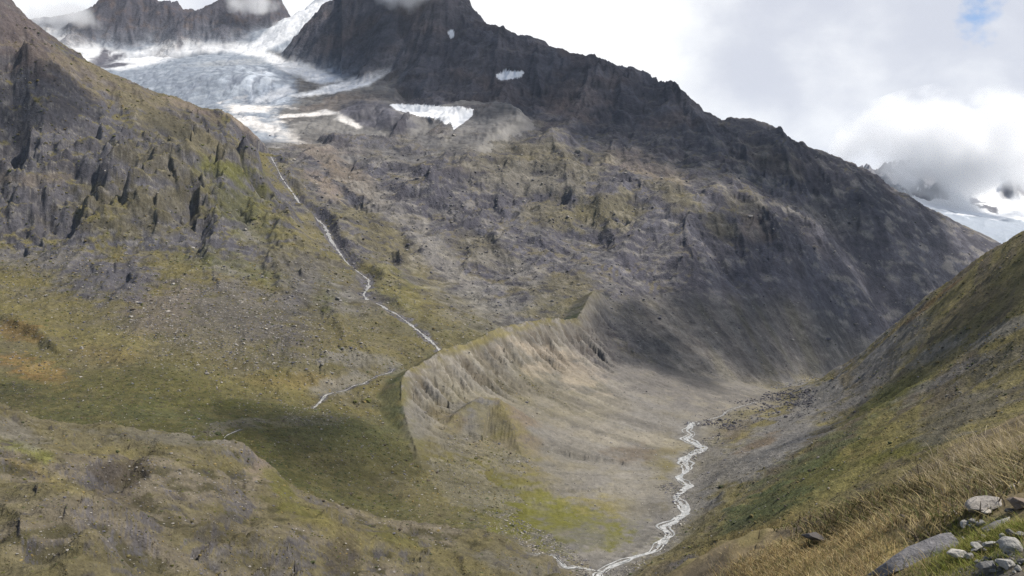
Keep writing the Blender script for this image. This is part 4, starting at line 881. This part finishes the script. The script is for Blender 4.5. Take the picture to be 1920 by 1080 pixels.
# unseen clouds added above the frame, each set sunward of ground it must shade
def overhead(px, py, R, alt, tau, k):
    t, D = hit(px, py); p = np.array([t*D, D, float(sample(t, D))]); c = p+SUN_DIR*((alt-p[2])/SUN_DIR[2])
    if 540-F*c[2]/max(c[1], 1) > -60 and c[1] > 0: print('cloud would show', px, py, c, 540-F*c[2]/c[1])
    o = ball('cloud', c, (R, R, R*.32), thick('shade_cloud_body', tau/(R*.64)*SUN_DIR[2]), 4, .42, k)
    tag(o, 'unseen cloud added above the valley to shade the ground', 'cloud', 'added shade clouds overhead')
for k, a in enumerate([(760,90,300,1900,1.1),(950,110,260,1900,1.25),(1110,170,250,1900,1.25),(1260,230,230,1850,1.25),(1400,290,215,1850,1.5),(1540,350,205,1850,1.5),(1690,430,215,1850,1.7),
    (1480,500,180,1700,1.9),(1380,600,130,1600,1.5),(1600,600,170,1700,1.6),(1190,625,80,1500,1.4),(1280,690,70,1450,1.2),(100,170,75,1900,1.1),(620,100,150,1900,1.0),(1810,610,74,1250,1.2),(320,240,50,1900,.6),(610,840,70,1300,.7),(520,800,50,1300,.6)]):
    overhead(*a, k)

# ------------------------------------------------------------------ the bank at the photographer's feet
BP = [(1920,1080,4.2),(1640,1080,6.2),(1560,1080,9.5),(1400,1085,16),(1290,1105,20),(1500,1032,20),(1560,1000,23),(1620,962,25),(1700,908,27),(1760,872,28),(1800,848,28),(1860,822,27),(1920,797,25),(2100,720,22),(2400,650,18),
      (1750,1000,10),(1850,950,9),(1900,870,13),(1820,890,16),(1700,960,15),(1600,1040,12.5),(2100,950,6),(2400,900,5),(2000,850,11)]
bp = pts(BP)+[(0,0,-1.7),(1.5,2,-1.5),(-3,1,-3.4),(3,0,-.8),(-2,6,-5.2),(1,8,-5.2),(2,13,-6.6),(6,3,.2),(0,-6,-1.6),(6,-6,1),(12,0,3),(12,8,1.5),(18,14,2),(-6,-4,-4.5)]
for (a, b, D) in BP[3:13]:
    x, y, z = P2W(a, b, D); n = np.array([x, y-0.0])/np.hypot(x, y)
    for e, dz in ((5, 3.6), (14, 11)): bp.append((x+n[0]*e-.3*e, y+n[1]*e, z-dz))
TBK = TPS(bp, 1e-9, 9, .6)
bx = np.arange(-7, 24, .075); by = np.arange(-6, 42, .075); BX, BY = np.meshgrid(bx, by)
c1 = np.arange(-7, 24.6, .6); c2 = np.arange(-6, 42.6, .6); CX_, CY_ = np.meshgrid(c1, c2); CZ_ = TBK(CX_, CY_)
def bil(x, y):
    i = np.clip(((np.asarray(y)+6)/.6), 0, len(c2)-1.001); j = np.clip(((np.asarray(x)+7)/.6), 0, len(c1)-1.001); a = i.astype(int); b = j.astype(int); u = i-a; v = j-b
    return (CZ_[a, b]*(1-v)+CZ_[a, b+1]*v)*(1-u)+(CZ_[a+1, b]*(1-v)+CZ_[a+1, b+1]*v)*u
def bank_h(x, y): return bil(x, y)+fbm(x, y, 3.2, 4, .55, 500)*.20+ridged(x, y, 1.1, 3, .5, 510)*.06
BZ = bank_h(BX, BY); BU = 960+F*BX/np.maximum(BY, .5); BVV = 540-F*BZ/np.maximum(BY, .5)
b1 = fbm(BX, BY, 2.2, 4, .6, 520); b2 = fbm(BX, BY, .6, 3, .6, 530)
def bell(cx, cy, rx, ry, rot=0):
    a = math.radians(rot); du = BU-cx+b1*30; dv = BVV-cy+b2*14; return sstep(1.2-np.hypot((du*math.cos(a)+dv*math.sin(a))/rx, (-du*math.sin(a)+dv*math.cos(a))/ry), 0, .6)
cb = np.broadcast_to(rgb(.150,.120,.070), BX.shape+(3,)).copy()
cb = mx(cb, HEATH_AND_SHADE*1.1, sstep(b1, -.1, .35)*.7); cb = mx(cb, OLIVE*1.1, sstep(-b1, .1, .4)*.6); cb = mx(cb, DRY*1.25, bell(1540,1050,160,56,-15)*.9); cb = mx(cb, HEATH_AND_SHADE*.75, bell(1640,935,120,30,-35)); cb = mx(cb, DKGREEN*1.2, bell(1830,1030,110,60)*.8); cb = mx(cb, DSCREE, bell(1880,1060,70,40)*.7)
cb = cb*np.clip(1+.3*b2[..., None], .5, 1.5)
ids = np.arange(BX.size).reshape(BX.shape)
M_bank = ground_mat('heath_soil', .35, .05, contrast=.35)
tag(mesh_obj('grassy_bank', np.stack([BX, BY, BZ], -1).reshape(-1, 3), np.stack([ids[:-1, :-1], ids[:-1, 1:], ids[1:, 1:], ids[1:, :-1]], -1).reshape(-1, 4), M_bank, cb.reshape(-1, 3)),
    'grassy bank with stones at the viewpoint', 'bank', None, 'structure')
def bank_hit(px, py):
    D = np.arange(3, 36, .02); x = (px-960)/F*D; v = 540-F*bank_h(x, D)/D
    k = np.argmax(v <= py); D_ = D[k] if v[k] <= py else 26.0
    return np.array([(px-960)/F*D_, D_, float(bank_h(np.array([(px-960)/F*D_]), np.array([D_]))[0])])

# stones on the bank, each a thing
ICO4_V, ICO4_F = rock_shape(None, 4)
def stone_mesh(seed, dims, cuts=15):
    rg = np.random.default_rng(seed); v = ICO4_V.copy()
    for _ in range(cuts):
        n = rg.normal(size=3); n /= np.linalg.norm(n); d = rg.uniform(.42, .80); v = v-np.outer(np.maximum(v@n-d, 0), n)
    nn = fbm(v[:, 0]+seed, v[:, 1]+v[:, 2]*1.3, .7, 4, .55, 540+seed % 7)
    v = v*(1+.06*nn[:, None]); return v*np.array(dims), ICO4_F
M_pale = ground_mat('pale_stone', .11, .03, contrast=.42)
def stone(px, py, w, h, col, label, seed, tilt=(0, 0, 0), group=None, depth=None):
    p = bank_hit(px, py+h*.42); k = p[1]/F; dm = (w*k*.62, (depth or w*.8)*k*.60, h*k*.60)
    v, f = stone_mesh(seed, dm); o = mesh_obj('stone', v, f, M_pale, np.tile(col*(1+.0*v[:, :1]), (1, 1)))
    o.location = p+np.array([0, 0, dm[2]*.6]); o.rotation_euler = [math.radians(t) for t in tilt]
    return tag(o, label, 'stone', group)
G1, G2, G3 = rgb(.17,.165,.16), rgb(.24,.235,.222), rgb(.12,.115,.11)
stone(1702, 1040, 215, 34, rgb(.15,.145,.15), 'long grey slab sloping down to the left at the bottom edge, the largest stone', 21, (4, -24, -6), None, 70)
stone(1850, 945, 64, 30, rgb(.26,.24,.22), 'flat topped brownish grey stone standing in dry grass', 22, (0, -6, 15))
stone(1886, 967, 36, 22, G2, 'pale stone just below right of the flat topped stone', 23, (5, 8, 40))
stone(1862, 984, 44, 24, rgb(.15,.145,.15), 'dark leaning stone below the flat topped stone', 24, (0, -28, 10))
stone(1898, 1022, 44, 34, G2*1.05, 'large pale angular stone by the green tuft at the right edge', 25, (10, 22, 0))
stone(1800, 1046, 40, 15, rgb(.36,.34,.31), 'thin flat pale stone lying alone in green grass', 26, (0, -4, 10))
stone(1852, 1066, 40, 28, G1, 'blue grey rounded stone at the bottom edge among white pebbles', 27)
stone(1888, 1058, 38, 26, G2*1.15, 'brightest whitish stone in the bottom right corner', 28, (0, 14, 30))
stone(1912, 944, 46, 28, rgb(.19,.155,.13), 'brown stone half out of the right edge beside the flat topped stone', 29)
stone(1532, 1010, 62, 18, rgb(.085,.078,.075), 'low dark outcrop in the dry grass at the left end of the bank', 30, (0, 8, 0))
stone(1690, 968, 26, 14, rgb(.14,.12,.11), 'small dark stone above the long slab', 31)
stone(1852, 963, 22, 12, rgb(.38,.35,.30), 'small cream stone tucked under the flat topped stone', 32)
stone(1905, 905, 34, 14, rgb(.28,.25,.22), 'weathered stone in the pale grass at the right edge, highest of the stones', 33)
RG2 = np.random.default_rng(5)
for k in range(90):
    px, py = (RG2.normal(1872, 34), RG2.normal(1058, 22)) if k < 55 else (RG2.uniform(1770, 1920), RG2.uniform(960, 1075))
    if px > 1918 or py > 1078 or px < 1740: continue
    w = 8+16*RG2.uniform(0, 1)**1.6; stone(px, py, w, w*RG2.uniform(.5, .8), [G1, G2, G3, G2*1.1][k % 4]*RG2.uniform(.8, 1.1), 'small grey or whitish stone in the grass of the bottom right corner', 100+k, (RG2.uniform(-20, 20), RG2.uniform(-20, 20), RG2.uniform(0, 180)), 'small stones on the bank')

# grasses
def leaf_mat():
    m = bpy.data.materials.new('grass_blade'); m.use_nodes = True; g = NT(m.node_tree); b = g.n['Principled BSDF']
    a = g.node('ShaderNodeAttribute', attribute_name='cover').outputs['Color']; n = g.noise(g.node('ShaderNodeNewGeometry').outputs['Position'], 6, 2)
    sc = g.node('ShaderNodeVectorMath', operation='SCALE'); g.l.new(a, sc.inputs[0]); g.l.new(g.math('ADD', .7, g.math('MULTIPLY', n, .6)), sc.inputs[3])
    g.l.new(sc.outputs[0], b.inputs['Base Color']); b.inputs['Roughness'].default_value = .7; b.inputs['Specular IOR Level'].default_value = .15
    tr = g.node('ShaderNodeBsdfTranslucent'); g.l.new(sc.outputs[0], tr.inputs[0]); mxn = g.node('ShaderNodeMixShader'); mxn.inputs[0].default_value = .3
    g.l.new(b.outputs[0], mxn.inputs[1]); g.l.new(tr.outputs[0], mxn.inputs[2]); g.l.new(mxn.outputs[0], g.n['Material Output'].inputs[0]); return m
M_leaf = leaf_mat()
def grass(name, spots, label, hgt, wid, palette, lean=(-.25, 0), spread=.5, seg=4, clump=0.10):
    """spots: (pixel x, y, half width, half height, count)"""
    rg = np.random.default_rng(len(name)+int(hgt*1000)); P_ = []
    for (cx, cy, rx, ry, n) in spots:
        # clumps share a root area
        nc = max(1, n//34); gx = rg.normal(cx, rx*.6, nc*3); gy = rg.normal(cy, ry*.6, nc*3); c0 = []
        for a, b in zip(gx, gy):
            if len(c0) >= nc: break
            q = bank_hit(min(a, 1990), b)
            if 3.4 < q[1] < 33: c0.append(q)
        c0 = np.array(c0); k = rg.integers(0, len(c0), n); q = c0[k].copy(); r = clump*(.6+q[:, 1]/14)
        q[:, 0] += rg.normal(0, 1, n)*r; q[:, 1] += rg.normal(0, 1, n)*r; P_.append(q)
    p = np.concatenate(P_); n = len(p); p[:, 2] = bank_h(p[:, 0], p[:, 1])-.02
    h = hgt*np.exp(rg.normal(0, .3, n)); ld_ = np.stack([lean[0]+rg.normal(0, spread, n), lean[1]+rg.normal(0, spread, n)], 1)
    az = rg.uniform(0, np.pi, n); s = np.linspace(0, 1, seg+1)[None, :, None]
    ctr = p[:, None, :]+np.concatenate([ld_[:, None, :]*(s**1.8)*h[:, None, None], (s-.28*s**2.4*np.minimum(np.hypot(*ld_.T), 1.4)[:, None, None])*h[:, None, None]], 2)
    w = wid*(.5+p[:, 1]/16)[:, None, None]*(1-.8*s**1.5); d = np.stack([np.cos(az), np.sin(az)*.5, 0*az], 1)[:, None, :]
    v = np.stack([ctr-d*w, ctr+d*w], 2).reshape(n, -1, 3); a = np.arange(seg)*2; q = np.stack([a, a+1, a+3, a+2], 1)
    f = (q[None]+(np.arange(n)*(2*seg+2))[:, None, None]).reshape(-1, 4); pal = np.array(palette)
    c = pal[rg.integers(0, len(pal), n)]*rg.uniform(.75, 1.2, n)[:, None]; c = np.repeat(c, 2*seg+2, 0)
    return tag(mesh_obj(name, v.reshape(-1, 3), f, M_leaf, c), label, 'grass', None, 'stuff')
STRAW = [rgb(.42,.32,.16), rgb(.36,.26,.12), rgb(.50,.41,.24), rgb(.28,.20,.10), rgb(.20,.19,.07), rgb(.13,.10,.06)]
grass('dry_grass', [(1420,1072,60,16,2600),(1490,1030,50,14,1500),(1480,1060,90,26,4200),(1580,1040,70,40,3000),(1560,1000,40,16,900),(1650,985,40,20,900),(1720,960,60,20,1100),(1780,930,60,25,900),(1640,1075,50,12,500)], 'straw coloured dry grass on the bank', .10, .0036, STRAW, (-.2, .05), .55)
grass('pale_grass', [(1840,860,70,22,700),(1890,840,40,22,450),(1760,905,50,18,450),(1880,900,40,20,400)], 'pale bent seed grass along the top of the bank', .24, .0040, [rgb(.52,.44,.31), rgb(.44,.36,.22), rgb(.36,.30,.15)], (-.55, 0), .4, 5)
grass('green_grass', [(1830,1030,60,30,3600),(1790,1010,40,20,1500),(1905,998,24,14,1500),(1780,1070,40,14,1200),(1860,1000,30,14,800)], 'green grass tufts between the stones', .055, .0030, [rgb(.15,.17,.03), rgb(.11,.14,.025), rgb(.22,.21,.05), rgb(.26,.22,.09)], (-.05, 0), .6)
grass('heather', [(1740,960,90,30,1200),(1830,900,70,25,1500),(1640,945,70,16,2600),(1580,975,50,14,1300),(1700,925,50,14,1300),(1850,880,60,16,700),(1900,870,30,14,400)], 'low dark heather on the edge of the bank', .16, .010, [rgb(.090,.072,.048), rgb(.15,.125,.060), rgb(.11,.115,.042), rgb(.27,.215,.105)], (0, 0), .8, 3, .2)

# ------------------------------------------------------------------ the air itself
def haze(dens):
    import bmesh
    b = bmesh.new(); bmesh.ops.create_cube(b, size=1.0); me = bpy.data.meshes.new('haze'); b.to_mesh(me); b.free()
    o = bpy.data.objects.new('haze', me); COL.objects.link(o); o.location = (0, 3200, 150); o.scale = (14000, 8600, 2140)
    m = bpy.data.materials.new('thin_haze'); m.use_nodes = True; g = NT(m.node_tree); g.n.clear(); out = g.node('ShaderNodeOutputMaterial')
    pv = g.node('ShaderNodeVolumePrincipled'); pv.inputs['Color'].default_value = (.70, .83, 1.0, 1); pv.inputs['Density'].default_value = dens
    g.l.new(pv.outputs[0], out.inputs['Volume']); me.materials.append(m)
    return tag(o, 'thin blue mountain haze filling the valley', 'haze', None, 'stuff')
haze(1.9e-5)
